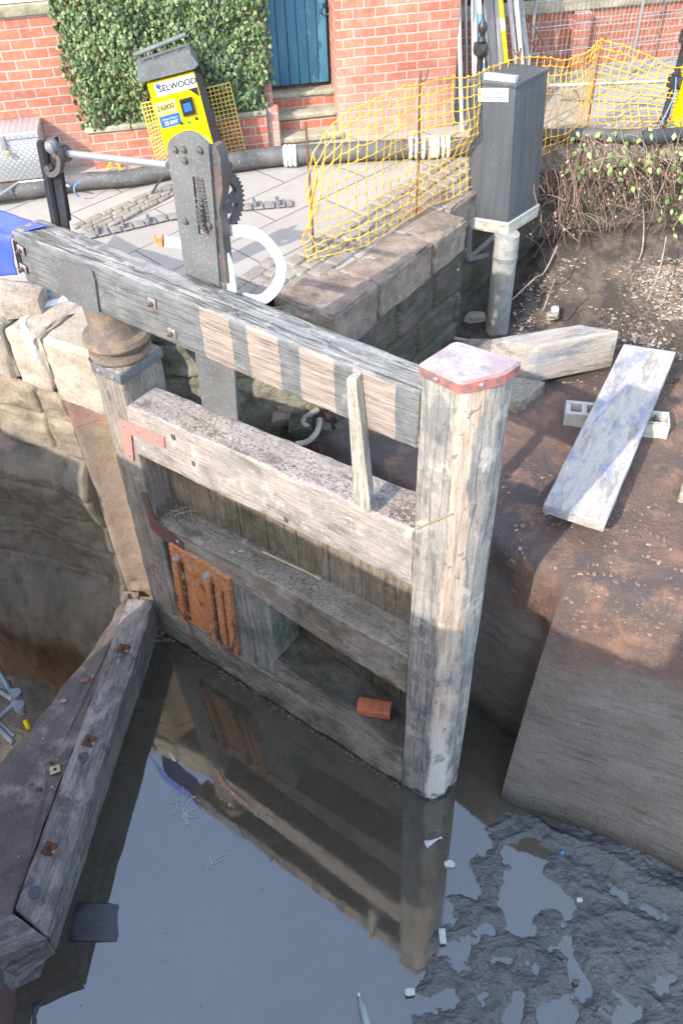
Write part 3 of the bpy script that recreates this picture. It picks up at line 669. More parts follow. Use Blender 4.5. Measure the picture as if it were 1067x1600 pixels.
tube(smoothp([led(325,797,1.50),led(368,818,1.50),led(412,842,1.50),led(420,848,1.5)]),.006,6,None).build('straw_stalk',woodm('stalk',(.5,.45,.33),(.4,.36,.27),(.2,.17,.12),'X',crack=0),label='long pale stalk lying along the back of the ledge',cat='stalk')
for i,(u,v) in enumerate(((364,862),(377,861))):
    stone(led(u,v,1.505),(.022,.012,.006),i,.3).build('wood_chip',M['brass'],label='brown wood chip on the ledge '+('nearer the paddle' if i==0 else 'closer to the small pale nut'),cat='wood chip')
stk=MB(); rr=random.Random(5)
for i in range(16):
    c=led(rr.uniform(262,300),rr.uniform(776,806),1.50); an=rr.uniform(0,6.3); L=rr.uniform(.03,.09); dd=Vector((math.cos(an),math.sin(an),rr.uniform(0,.25)))
    t=tube([c-dd*L,c+dd*L*.4+Vector((0,0,.01)),c+dd*L],.0022,5); stk.add(t.v,t.f)
stk.build('twigs',M['cope'],label='loose dry twigs gathered at the left end of the ledge',cat='twigs',kind='stuff')
db=MB(); rr=random.Random(11)
for i in range(620):
    x=rr.uniform(.4,2.3); y=rr.betavariate(2,1.5)*.18; z=1.452+.05*min(1,(x-.28))+.02*(x-.3)+.002
    s=rr.uniform(.0015,.0055)
    if nz((x*3,y*3,0),1,4)<-.05: continue
    q=stone((x,y,z),(s,s*.8,s*.6),i,.3,1); db.add(q.v,q.f)
for i in range(900):
    x=2.37-abs(rr.gauss(0,.16)) if i<520 else rr.uniform(.5,2.3); y=rr.uniform(.01,.22) if i<520 else rr.uniform(.02,.1); z=2.458+.062*(x-.33)+.001
    s=rr.uniform(.0015,.005)
    q=stone((x,y,z),(s,s*.8,s*.6),i,.3,1); db.add(q.v,q.f)
db.build('grit',paint('dark_grit',(.08,.065,.05),(.2,.16,.12),.95,dirt=.2),mw=G.mat(),label='dark grit and crumbs scattered along the gate rails',cat='grit',kind='stuff')
tube([P(648,828,0)+Vector((0,0,0))]*2,.001,4) if False else None
x,z=G.loc(650,826,-.01); x2,z2=G.loc(706,802,-.01)
tube([G.W(x,-.012,z),G.W(x2,-.016,z2)],.004,6).build('stick',M['brass'],label='short yellow stick caught against the face of the mitre post',cat='stick')
sm_=MB(); rr=random.Random(17)
for i in range(230):
    x=rr.uniform(.1,2.5); y=-.008-abs(rr.gauss(0,.02)) ; s=rr.uniform(.002,.009)
    if nz((x*4,0,0),1,6)<-.12 and rr.random()<.8: continue
    q=stone((x,y,.002),(s*1.5,s,s*.4),i,.4,1); sm_.add(q.v,q.f)
sm_.build('tideline_scum',paint('brown_scum',(.16,.12,.08),(.08,.06,.045),.8,dirt=.2),mw=G.mat(),label='brown scum and leaf crumbs floating along the foot of the gate',cat='scum',kind='stuff')
# blue tarpaulin over the beam end
def cloth(rows,name,mat,sub=6,**k):
    R0=[smoothp(r,sub) for r in rows]; m=MB(); n=len(R0[0]); rowsn=[]
    cols=[smoothp([r[j] for r in R0],sub) for j in range(n)]; nr=len(cols[0])
    for i in range(nr):
        for j in range(n):
            p=cols[j][i]; m.v.append(p+Vector((nz(p,7,1),nz(p,7,5),nz(p,9,9)))*.012)
    for i in range(nr-1):
        for j in range(n-1): m.f.append((i*n+j,i*n+j+1,(i+1)*n+j+1,(i+1)*n+j))
    o=m.build(name,mat,**k); s=o.modifiers.new('s','SOLIDIFY'); s.thickness=.004; return o
def gw_(u,v,y): x,z=G.loc(u,v,y); return G.W(x,y,z)
M['tarp']=paint('blue_tarpaulin',(.075,.12,.66),(.045,.085,.5),.5,dirt=.05,bump=.35,spec=.4)
tr=[[gw_(-60,300,.22),gw_(-20,322,.21),gw_(25,336,.2),gw_(72,351,.12)],
    [gw_(-60,335,.1),gw_(-20,352,.1),gw_(12,360,.06),gw_(40,360,.04)],
    [gw_(-60,350,-.02),gw_(-20,362,-.02),gw_(5,368,-.02),gw_(17,371,-.015)],
    [gw_(-60,400,-.03),gw_(-20,402,-.03),gw_(6,400,-.02),gw_(22,400,-.02)],
    [gw_(-60,425,-.02),gw_(-20,428,-.03),gw_(5,428,-.025),gw_(27,430,-.02)]]
cloth(tr,'tarpaulin',M['tarp'],label='bright blue tarpaulin wrapped over the left end of the balance beam',cat='tarpaulin')
# =================================================================== SETTING
GZ=2.65
# water
WV=[(-1.58,4.34),(-1.95,1.75),(-2.6,1.45),(-2.9,.2),(-2.9,-1.2),(5,-1.2),(5,3.0),(1.4,3.4),(.95,3.9),(-1.0,5.3),(-1.45,4.8)]
mesh('canal_water',[(x,y,0) for x,y in WV],[tuple(range(len(WV)))],M['water'],kind='structure',smooth=False)
# silt platform behind the gate and its battered face
ST=[((-1.6,5.9),(-1.6,5.9),(-1.6,6.4)),((.55,3.95),(.5,3.85),(-.3,7)),((.80,3.64),(.80,3.56),(.45,7.2)),((.97,3.47),(.955,3.42),(.8,7.3)),((1.10,3.33),(1.08,3.25),(1.3,7.35)),
    ((1.21,3.225),(1.21,3.18),(1.7,7.4)),((1.235,3.20),(1.13,2.95),(1.8,7.4)),((1.26,3.175),(.985,2.735),(1.95,7.4)),((1.36,3.10),(1.03,2.70),(2.3,7.4)),((1.62,3.0),(1.2,2.62),(2.9,7.4)),((2.3,2.78),(2.04,2.18),(4,7.4)),((4.2,2.2),(4,1.2),(7,7.4)),((7,1.5),(7,.3),(11,7.4))]
def bedz(x,y):
    z=1.74-.24*min(1,max(0,(y-4.9)/1.0))
    z+=.42*max(0,min(1,(y-6.15)/.6))*max(0,min(1,(x-1.45)/.5))
    # rubble heap against the far wall on the right
    return z
def lerpS(k,s):
    i=min(int(s),len(ST)-2); t=s-i; a=Vector(ST[i][k]); b=Vector(ST[i+1][k]); return a.lerp(b,t)
m=MB(); ss=[]
for i in range(len(ST)-1):
    n=max(2,int((Vector(ST[i+1][1])-Vector(ST[i][1])).length/.035)); n=min(n,60); ss+=[i+j/n for j in range(n)]
ss.append(len(ST)-1-1e-6); NS=len(ss)
TF=[(-.35+2.02*(j/46)) for j in range(46)]     # heights up the face
TB=[0]+[(j/95)**1.0 for j in range(1,96)]
rows=[]
for z in TF:
    r=[]
    for s in ss:
        B=lerpS(1,s);T=lerpS(0,s); t=max(0,z)/1.72; q=B.lerp(T,t**1.15)
        nrm=Vector((-.5,-.8)).normalized()
        bul=.05*math.sin(math.pi*min(1,t))*(1 if s>6.9 else .1)
        e=bul+(.012*nz((q.x*2,q.y*2,z*9+q.x*3),1,13) if s>6.9 else 0)+.006*nz((q.x*9,q.y*9,z*12),1,15)+.028*nz((q.x*1.6,q.y*1.6,z*1.6),1,2)+.012*nz((q.x*6,q.y*6,z*7),1,7)+.004*nz((q.x*3,q.y*3,z*30),1,3)+.004*nz((q.x*22,q.y*22,z*22),1,4)
        r.append(Vector((q.x+nrm.x*e,q.y+nrm.y*e,z)))
    rows.append(r)
for t in TB:
    r=[]
    for s in ss:
        T=lerpS(0,s);F=lerpS(2,s); q=T.lerp(F,t)
        z=bedz(q.x,q.y)
        edge=min(1,t*(F-T).length/.10)
        z+= -.06*(1-edge)**2+ edge*(.035*nz((q.x*1.7,q.y*1.7,0),1,5)+.018*nz((q.x*6,q.y*6,0),1,6)+.011*nz((q.x*18,q.y*18,0),1,8)+.006*nz((q.x*45,q.y*45,0),1,9))
        if q.y>5.6: z+=.02*abs(nz((q.x*25,q.y*25,0),1,11))+.03*nz((q.x*9,q.y*9,0),1,12)
        r.append(Vector((q.x,q.y,z)))
    rows.append(r)
for r in rows: m.v+=r
for i in range(len(rows)-1):
    for j in range(NS-1): m.f.append((i*NS+j,i*NS+j+1,(i+1)*NS+j+1,(i+1)*NS+j))
BANK=BVHTree.FromPolygons([Vector(q) for q in m.v],m.f)
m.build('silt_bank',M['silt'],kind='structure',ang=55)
# crumbs and rubble on the bank
def scatter(n,region,mat,name,label,cat,smin,smax,rs,zfn,flat=.6,bias=None,pw=2.2):
    rr=random.Random(rs); b=MB(); k=0; tries=0
    while k<n and tries<n*20:
        tries+=1; u=rr.uniform(region[0],region[2]); v=rr.uniform(region[1],region[3])
        p=zfn(u,v)
        if p is None: continue
        if bias and nz((p.x*bias,p.y*bias,0),1,rs)+.5*nz((p.x*bias*3,p.y*bias*3,0),1,rs+3)<rr.uniform(-.05,.4): continue
        s=smin+(smax-smin)*rr.random()**pw
        q=stone((0,0,0),(s,s*rr.uniform(.5,.9),s*flat*rr.uniform(.4,1)),rr.random()*90,.4,1).xf(Matrix.Rotation(rr.uniform(0,6.3),4,'Z')).xf(Matrix.Translation(p+Vector((0,0,s*.2)))); b.add(q.v,q.f); k+=1
    return b.build(name,mat,label=label,cat=cat,kind='stuff')
def onbed(u,v):
    p,nn=hit(BANK,u,v)
    if p is None or p.z<1.25: return None
    if p.x-(.03)<(p.y-4.66)*.82+.03 and p.y>4.5: return None
    return p
def islm(name,cols):
    n=N(name); g=n.n.new('ShaderNodeNewGeometry'); k=len(cols)
    col=n.ramp(g.outputs['Random Per Island'],[(i/k,c) for i,c in enumerate(cols)],'CONSTANT'); col=n.mix(n.math('MULTIPLY',n.noise(60,5,.7),.6),col,(.12,.09,.075))
    return n.out(col,.9,n.bump(n.noise(80,4,.7),.4,.005),spec=.25)
M['rubble']=islm('red_rubble',[(.22,.13,.1),(.3,.19,.15),(.16,.105,.085),(.38,.28,.23),(.25,.16,.125),(.18,.13,.11)])
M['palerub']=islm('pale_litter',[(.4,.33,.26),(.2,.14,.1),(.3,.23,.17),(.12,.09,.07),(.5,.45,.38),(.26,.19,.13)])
M['darkrub']=islm('dark_rubble',[(.05,.045,.04),(.1,.08,.07),(.03,.028,.028),(.2,.16,.13),(.07,.06,.055),(.32,.29,.25)])
scatter(800,(800,790,1140,1000),M['rubble'],'crumbled_sandstone','crumbled reddish sandstone strewn over the sunlit shoulder of the silt bank','rubble',.0025,.02,4,onbed,bias=2.2,pw=4)
scatter(800,(560,560,1140,830),M['rubble'],'red_crumbs','small red crumbs of stone on the ground around the concrete blocks','rubble',.003,.013,5,onbed,bias=2.2,pw=3)
scatter(2200,(960,415,1150,500),M['palerub'],'leaf_litter','heap of pale dead leaves laid to give a sunlit patch at the right end of the bank','leaf litter',.005,.03,26,onbed,.35,3.0,2.5)  # pale litter massed where the bank should look sunlit
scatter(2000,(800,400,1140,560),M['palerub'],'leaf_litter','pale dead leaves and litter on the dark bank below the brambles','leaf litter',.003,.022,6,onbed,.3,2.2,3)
scatter(1500,(560,480,1140,600),M['darkrub'],'dark_rubble','dark rubble and coal-like debris around the foot of the pipe','rubble',.004,.026,7,onbed,.7,1.8,3)
scatter(800,(790,920,1140,1360),M['rubble'],'face_chips','tiny chips of stone and shell stuck to the silt-coated face of the bank','stone chips',.0015,.010,14,lambda u,v: hit(BANK,u,v)[0],.5,2.0,5)
# ground: one sheet with the lock pit cut out of it
LW=(-1.46,4.38); ld=Vector((-.88,.47)).normalized()
lwf=Vector(LW)+ld*12
gpoly=[tuple(lwf+Vector((0,0.25))),(LW[0]-.35,LW[1]+.42),(-1.15,4.98),(-.2,4.98),(.20,5.22),(1.0,6.2),(1.55,6.98),(1.9,7.22),(3.0,7.32),(9,7.9),(40,10),(40,60),(-40,60),(-40,20)]
me=mesh('towpath_paving',[(x,y,GZ-.012) for x,y in gpoly],[tuple(range(len(gpoly)))],M['paving'],kind='structure',smooth=False)
# stones --------------------------------------------------------------
def cstone(px,zt,zb,depthdir,dep,mat,name,label,cat='coping stone',group=None,amp=.014,r=.03,chip=.02,sd=0,px_bot=None):
    """front top edge between two pixels at height zt, going back along depthdir"""
    a=P(*px[0],zt); b=P(*px[1],zt); dv=Vector((*depthdir,0)).normalized()*dep
    a2=Vector((a.x,a.y,zb)); b2=Vector((b.x,b.y,zb))
    return hexa([a2,b2,b2+dv,a2+dv],[a,b,b+dv,a+dv],.03,r,amp,4,sd,chip).build(name,mat,label=label,cat=cat,group=group)
lback=(.47,.88)
cs=[((-190,455),(-80,488),'copered'),((-78,489),(-4,510),'cope'),((2,512),(56,528),'copepale'),((60,529),(143,553),'copepale')]
cl=['coping stone at the left edge of the lock wall','coping stone at the far left of the lock wall','pale coping stone with white paint streak left of the quoin stone','big pale rounded coping stone beside the gate collar']
for i,(a,b,mt) in enumerate(cs):
    if i<1: continue
    cstone((a,b),GZ,2.22 if i<3 else 2.15,lback,.5,M[mt],'coping_stone',cl[i],group='coping stones of the left lock wall',sd=i*3,r=.03,amp=.014,chip=.03)
# white paint line along stone
wp=[P(36,500,GZ+.012),P(60,482,GZ+.012),P(95,470,GZ+.012),P(118,462,GZ+.012)]
# left lock wall below the coping
LF=Frame((LW[0],LW[1],0),math.atan2(-.47,.88))    # x runs towards the gate, y into the wall
def wallgrid(fr,xs,zs,yfn,mat,name,parent=None,**k):
    m=MB()
    for z in zs:
        for x in xs:
            q=fr.W(x,yfn(x,z),z); m.v.append(q)
    n=len(xs)
    for i in range(len(zs)-1):
        for j in range(n-1): m.f.append((i*n+j,i*n+j+1,(i+1)*n+j+1,(i+1)*n+j))
    return m.build(name,mat,parent,ang=180,**k)
def fr_(a,b,n): return [a+(b-a)*i/(n-1) for i in range(n)]
def ylw(x,z):
    y=.02+.035*nz((x*2,z*2,0),1,1)+.018*nz((x*7,z*7,0),1,2)+.006*nz((x*25,z*25,0),1,4)
    if z>1.62:
        # coursed stones with open joints
        for jx in (-3.1,-2.4,-1.75,-1.12,-.62):
            y+=.05*math.exp(-((x-jx-.05*(z-2))/.014)**2)
        y+=.05*math.exp(-((z-1.93-.02*nz((x*2,0,0)))/.014)**2)+.06*math.exp(-((z-2.2)/.016)**2)+.03*nz((x*4,z*5,0),1,31)
    else:
        t=(1.62-z); y-=.10*max(0,min(1,t*4))-.02
        # undercut, rough lower rock
        y+=.14*nz((x*.9,z*.9,0),1,6)*min(1,t)+.06*nz((x*3,z*2,0),1,7)+.02*nz((x*11,z*8,0),1,17)
        for zz in (1.28,.93,.6,.28): y+=.035*math.exp(-((z-zz-.02*nz((x*2,zz,0)))/.014)**2)*(.3+.9*abs(nz((x*2,zz,3))))
    if z<.2: y-=.1*min(1,(.2-z)*2)
    # leads round into the hollow quoin
    if x>-.38:
        e=(x+.38)/.04; y+=.30*max(0,min(1,e))
    return y
def lwmat():
    n=N('left_lock_wall'); s=n.sep(); a=n.noise(1.6,8,.65); b=n.noise(7,8,.72); c=n.noise(30,6,.75)
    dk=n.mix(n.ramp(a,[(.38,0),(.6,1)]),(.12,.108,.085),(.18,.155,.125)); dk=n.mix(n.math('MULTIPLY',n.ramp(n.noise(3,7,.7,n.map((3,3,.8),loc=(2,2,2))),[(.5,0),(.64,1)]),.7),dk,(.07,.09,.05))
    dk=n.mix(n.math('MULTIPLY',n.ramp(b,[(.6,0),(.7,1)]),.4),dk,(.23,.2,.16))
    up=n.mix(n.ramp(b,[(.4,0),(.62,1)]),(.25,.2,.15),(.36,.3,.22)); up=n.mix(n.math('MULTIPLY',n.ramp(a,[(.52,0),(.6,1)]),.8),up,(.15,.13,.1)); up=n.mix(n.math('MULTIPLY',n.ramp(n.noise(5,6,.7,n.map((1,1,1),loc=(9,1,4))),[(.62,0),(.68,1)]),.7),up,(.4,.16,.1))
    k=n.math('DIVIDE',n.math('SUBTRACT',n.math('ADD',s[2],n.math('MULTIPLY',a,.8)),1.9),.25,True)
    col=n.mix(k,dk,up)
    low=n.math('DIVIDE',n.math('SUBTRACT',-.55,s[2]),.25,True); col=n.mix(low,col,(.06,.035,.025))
    return n.out(col,.8,n.bump(n.math('ADD',b,n.math('MULTIPLY',c,.7)),.8,.03),spec=.35)
M['lwall']=lwmat()
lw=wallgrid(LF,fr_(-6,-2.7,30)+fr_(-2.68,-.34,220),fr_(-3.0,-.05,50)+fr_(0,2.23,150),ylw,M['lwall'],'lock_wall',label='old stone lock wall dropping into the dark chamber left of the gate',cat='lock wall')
# concave hollow quoin beside the heel post
def yq(x,z):
    t=(x+.36)/.5; return .03+.20*math.sin(math.pi*max(0,min(1,t)))**.8*1.0+.006*nz((x*8,z*8,0),1,3)+(.012 if x>.0 else 0)
QP=MB()
hq=[gw_(u,v,.03) for u,v in ()]
zs=fr_(-.2,1.90,50); 
for (za,zb,mt,nm) in ((-.2,1.93,'quoin','quoin_shaft'),(1.93,2.3,'quoinred','quoin_block')):
    zz=fr_(za,zb,40)
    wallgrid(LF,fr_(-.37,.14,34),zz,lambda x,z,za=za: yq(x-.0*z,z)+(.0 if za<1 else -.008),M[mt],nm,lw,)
# wall behind the gate, seen between beam and middle rail
BW=Frame((-1.45,4.93,0),math.atan2(-.13,1.35))
def ybw(x,z):
    y=.03*nz((x*3,z*3,0),1,1)+.02*nz((x*9,z*9,0),1,2)
    y+=.05*math.exp(-((z-2.33)/.012)**2)+.05*math.exp(-((z-2.05)/.012)**2)
    for jx,lo,hi in ((.35,2.33,2.7),(.62,2.05,2.33),(.9,2.33,2.7),(1.15,2.05,2.33)):
        if lo<z<hi: y+=.05*math.exp(-((x-jx)/.012)**2)
    return y
wallgrid(BW,fr_(-.1,1.45,110),fr_(1.2,2.64,80),ybw,M['mossy'],'recess_wall',label='mossy coursed stone wall behind the gate below the paving',cat='stone wall')
# kerb wall on the right, big coping stones over dark courses
K0=P(525,494,GZ); K1=P(732,338,GZ); kd=(K1-K0).normalized(); kb=Vector((-kd.y,kd.x,0))
KF=Frame((K0.x,K0.y,0),math.atan2(kd.y,kd.x))
def kst(x0,x1,y0,y1,z0,z1,mat,label,sd,amp=.016,group='coping stones of the right basin wall'):
    m=rbox(x0,x1,y0,y1,z0,z1,.025,.018,amp*.7,5,sd,.035)
    return m.build('coping_stone',M[mat],label=label,cat='coping stone',group=group,mw=KF.mat())
KL=kd.length and (K1-K0).length
xj=KF.loc(597,430)[0]
c0=kst(-.02,.46,-.0,.50,2.34,GZ+.0,'copered','worn sandstone coping with a round hollow in its top, nearest the gate',1)
for vtx in c0.data.vertices:
    p=vtx.co
    if p.z>2.6:
        d=math.hypot(p.x-.12,p.y-.24); p.z-=.045*math.exp(-(d/.06)**2)
kst(.468,1.125,.01,.34,2.36,GZ-.005,'copered','long reddish coping stone between the two rusty pins and the cabinet',2)
kst(1.133,KL-.01,.0,.36,2.38,GZ-.005,'copered','coping stone beside the grey cabinet',3)
kst(KL+.01,2.6,.17,.5,2.38,GZ-.01,'copered','coping stone behind the grey cabinet',4)
# end face wraps left
def ykw(x,z):
    y=.02+.022*nz((x*3,z*3,0),1,1)+.012*nz((x*10,z*14,0),1,2)
    if x>KL: y+=.17
    for zz in (2.05,1.78): y+=.045*math.exp(-((z-zz-.01*nz((x*5,0,0)))/.012)**2)
    for jx,lo,hi in ((.18,2.05,2.4),(.72,2.05,2.4),(1.2,2.05,2.4),(.45,1.78,2.05),(.98,1.78,2.05),(1.5,1.78,2.05),(.25,1.4,1.78),(.8,1.4,1.78)):
        if lo<z<hi: y+=.05*math.exp(-((x-jx)/.012)**2)
    return y
wallgrid(KF,fr_(-.03,3.1,170),fr_(1.1,2.40,80),ykw,M['darkstone'],'basin_wall',label='dark coursed stone basin wall under the reddish copings',cat='stone wall')
e0=KF.W(-.03,.03,0); e1=Vector((-.38,5.0,0)); EF=Frame(e1,math.atan2(e0.y-e1.y,e0.x-e1.x))
wallgrid(EF,fr_(0,(e0-e1).length,30),fr_(1.1,2.60,60),lambda x,z: ykw(x+3,z)-.02,M['darkstone'],'return_wall',label='short dark stone return wall at the end of the basin wall',cat='stone wall')
for i,(u0,v0,u1,v1,mt,lb) in enumerate(((430,470,520,497,'copered','small rounded stone filling the end of the coping behind the beam'),)):
    a=P(436,468,GZ-.02); b=KF.W(-.03,0,GZ-.02); dv=Vector((.25,.45,0))
    hexa([a-Vector((0,0,.3)),b-Vector((0,0,.3)),b+dv-Vector((0,0,.3)),a+dv-Vector((0,0,.3))],[a,b,b+dv,a+dv],.04,.05,.02,4,5,.03).build('coping_stone',M[mt],label=lb,cat='coping stone')
# far basin wall
FW=Frame((1.55,6.95,0),math.atan2(.30,3.2))
def yfw(x,z): return .04*nz((x*2,z*2,0),1,1)+.03*nz((x*7,z*7,0),1,2)-.12*max(0,(2.2-z))
wallgrid(FW,fr_(-.6,8,200),fr_(1.0,2.62,60),yfw,M['darkstone'],'far_basin_wall',label='dark earthy stone wall hidden under the brambles at the back of the basin',cat='stone wall')
fk=MB(); 
for i,(x0,x1) in enumerate(((-.05,.55),(.56,1.2),(1.21,1.9),(1.91,2.7),(2.71,3.6),(3.61,5))):
    rbox(x0,x1,-.06,.3,2.45,GZ,.05,.03,.012,4,i,.02).build('coping_stone',M['cope'],label=['coping stone behind the cabinet under the net','coping stone left of the blue cord','coping stone under the blue cord','coping stone beside the black railing post','coping stone right of the railing post','last coping stone on the right'][i],cat='coping stone',group='coping stones of the far basin wall',mw=FW.mat())
# sill platform and timbers at lower left -------------------------------------------------
def pz(pts,z): return [P(u,v,z) for u,v in pts]
top=pz([(200,925),(184,948),(176,965),(150,1010),(100,1070),(45,1145),(0,1192),(-70,1280),(-200,1420),(-260,1560),(-100,1650),(-20,1580),(22,1420),(90,1230),(160,1050),(205,940)],.36)
m=MB(); n=len(top)
fine=[]
for i in range(n):
    a=top[i]; b=top[(i+1)%n]; k=max(1,int((b-a).length/.05))
    for j in range(k):
        q=a.lerp(b,j/k); fine.append(q+Vector((.02*nz(q,5,1),.02*nz(q,5,2),0)))
cen=P(80,1200,.36); N_=len(fine)
rings=[]
for t in (1.0,.985,.9,.75,.55,.35,.15):
    rings.append([cen.lerp(q,t)+Vector((0,0,(-.02 if t==1 else 0)+.012*nz((q.x*6*t,q.y*6*t,0),1,4)+.006*nz((q.x*30*t,q.y*30*t,0),1,5))) for q in fine])
m.v+=[q+Vector((.0,0,-2.4)) for q in rings[0]]
for r in rings: m.v+=r
for i in range(len(rings)):
    for j in range(N_): m.f.append((i*N_+j,i*N_+(j+1)%N_,(i+1)*N_+(j+1)%N_,(i+1)*N_+j))
m.f.append(tuple(len(rings)*N_+j for j in range(N_)))
def sillm():
    n=N('sill_boards'); a=n.noise(2.6,8,.7); b=n.noise(9,8,.72,n.map((1,1,1),loc=(3,1,1))); c=n.noise(45,6,.75)
    col=n.mix(n.ramp(a,[(.4,0),(.6,1)]),(.14,.115,.1),(.09,.08,.075)); col=n.mix(n.ramp(b,[(.55,0),(.66,1)]),col,(.15,.09,.065))
    col=n.mix(n.math('MULTIPLY',n.ramp(n.noise(2.2,8,.75,n.map((1,1,1),loc=(6,0,0))),[(.53,0),(.62,1)]),.6),col,(.34,.3,.27))
    col=n.mix(n.math('MULTIPLY',n.ramp(c,[(.6,0),(.68,1)]),.6),col,(.35,.3,.26))
    return n.out(col,n.ramp(a,[(.4,.45),(.6,.8)]),n.bump(n.math('ADD',b,c),.6,.015),spec=.4)
M['sill']=sillm()
m.build('sill_platform',M['sill'],label='dirt-covered timber sill platform beside the water at lower left',cat='sill platform',ang=60)
M['sillbar']=woodm('sill_timber_wood',(.25,.23,.21),(.17,.155,.145),(.06,.055,.05),'X',grain=.7,stain=(.36,.33,.3),stain_amt=.6,crack=.3,fleck=(.08,.07,.075))
ZB=.46
def bar(tl,tr,br_,bl,btr,bbr,name,label,sd):
    """top quad from pixels (far-left, far-right, near-right, near-left), water-side foot at two pixels; local x along it"""
    A,B_,C_,D_=[P(*q,ZB) for q in (tl,tr,br_,bl)]
    E_,F_=P(*btr,0.0),P(*bbr,0.0)
    dn=Vector((0,0,-.25)); E2=E_+(E_-B_)*.3; F2=F_+(F_-C_)*.3
    o0=D_.copy(); xa=(A-D_); xa.z=0; ang=math.atan2(xa.y,xa.x); mw=Matrix.Translation(o0)@Matrix.Rotation(ang,4,'Z'); inv=mw.inverted()
    A0=Vector((A.x,A.y,-.2)); D0=Vector((D_.x,D_.y,-.2))
    bot=[inv@q for q in (D0,A0,E2,F2)]; tp=[inv@q for q in (D_,A,B_,C_)]
    return hexa(bot,tp,.045,.014,.007,5,sd,.016).build(name,M['sillbar'],label=label,cat='sill timber',group='sill timbers',mw=mw)
s1=bar((200,934),(241,936),(72,1462),(22,1420),(250,982),(88,1487),'sill_timber','long weathered sill timber running from the gate down the edge of the water',1)
s2=bar((18,1424),(76,1466),(-60,1520),(-120,1480),(88,1489),(-40,1575),'sill_timber','short sill timber mitred on to the long one in the bottom left corner',2)
def onbar(u,v,z=ZB+.004): return P(u,v,z)
for i,(u,v,lb) in enumerate(((193,1014,'hole'),(140,1158,'h'),(78,1326,'h'))):
    c=onbar(u,v); w=MB(); a=rbox(-.04,.04,-.04,.04,-.002,.006,.1,.003); w.add(a.v,a.f)
    o=w.build('square_washer',M['rustdark'],label=['rusty square washer near the top end of the long sill timber','rusty square washer just above the black bolt hole','rusty square washer near the lower end of the long sill timber'][i],cat='washer',group='square washers on the sill timber',mw=Matrix.Translation(c)@Matrix.Rotation(R_(72),4,'Z'))
    lathe([(0,.006),(.013,.006),(.015,.008),(0,.009)],12).build('bolt_hole',M['split'],o)
for i,(u,v) in enumerate(((131,1183),(55,1394))):
    lathe([(0,0),(.03,.001),(.036,.004),(.026,.006),(.0,-.002)],18,onbar(u,v,ZB+.004)).fn(lambda p:p).build('tar_plug',paint('wet_tar',(.012,.014,.03),(.02,.02,.03),.15,dirt=0,spec=.6) if i==0 else bpy.data.materials['wet_tar'],label=['shiny black plugged bolt hole half way down the sill timber','dark plugged bolt hole at the lower end of the sill timber'][i],cat='bolt hole')
c=P(87,1203,.375); lathe([(.014,0),(.014,.008)],4,c)
w=MB(); a=rbox(-.035,.035,-.03,.03,0,.008,.1,.003); w.add(a.v,a.f); o=w.build('square_washer',M['brass'],label='loose pale square washer lying on the dirty platform',cat='washer',mw=Matrix.Translation(c)@Matrix.Rotation(R_(20),4,'Z'))
lathe([(0,.0085),(.01,.0085),(.011,.010),(0,.010)],12).build('bolt_hole',M['split'],o)
# end plate in the bottom corner
A=P(0,1532,.3); hexa([A+Vector((-.2,-.5,-.6)),A+Vector((.015,-.5,-.6)),A+Vector((.015,0,-.6)),A+Vector((-.2,0,-.6))],[A+Vector((-.2,-.5,0)),A+Vector((.015,-.5,0)),A+Vector((.015,0,0)),A+Vector((-.2,0,0))],.06,.008,.003).build('dark_post',M['darkred'],label='dark reddish timber post end cut by the bottom left corner',cat='post')
rr=random.Random(2); db=MB()
for i in range(520):
    u=rr.uniform(-20,230); v=rr.uniform(960,1500); p=P(u,v,.365)
    # inside platform band
    t=(v-960)/240; ul=178-178*min(1.5,t); ur=200-(v-935)*.365
    if u<ul+6 or u>ur-4: continue
    s=.002+.009*rr.random()**4; q=stone(p,(s,s*.8,s*.5),i,.4,1); db.add(q.v,q.f)
db.build('grit',M['palerub'],label='pale crumbs and grit scattered on the sill platform',cat='grit',kind='stuff')
for i,(u,v,sx,mt,lb) in enumerate(((133,1062,.035,'rubble','pinkish flake of stone on the upper part of the platform'),(178,1010,.025,'palerub','pale flake at the edge of the long sill timber'),(62,1233,.018,'darkrub','small black lump on the platform near the loose washer'),(81,1192,.016,'darkrub','black lump right beside the loose square washer'),(48,1223,.016,'darkrub','black pebble left of the loose washer'),(100,1095,.02,'palerub','yellowish leaf at the outer edge of the platform'))):
    stone(P(u,v,.375),(sx,sx*.7,sx*.3),i+40,.4).build('stone_flake' if i<2 else 'lump',M[mt],label=lb,cat='stone' if i<2 else 'debris')
# debris wedge between sill and gate
for i,(u,v,s,mt) in enumerate(((225,915,.075,'rubble'),(205,935,.05,'quoin'))):
    stone(P(u,v,.30),(s*1.4,s,s*.8),i+9,.5,3).build('broken_stone',rock('broken_stone_%d'%i if False else 'broken_rock',(.32,.22,.17),(.4,.29,.22),(.24,.16,.12),bump=.8,sc=3),label=['broken reddish stone wedged above the end of the sill timber','smaller broken stone left of the wedged one'][i],cat='stone')
scr=random.Random(8); db=MB()
for i in range(70):
    p=P(scr.uniform(244,292),scr.uniform(975,1002),.006); s=scr.uniform(.004,.014); q=stone(p,(s*1.8,s,s*.5),i,.4,1); db.add(q.v,q.f)
db.build('floating_scum',M['rubble'],label='brown twigs and scum floating in the corner of gate and sill',cat='debris',kind='stuff')
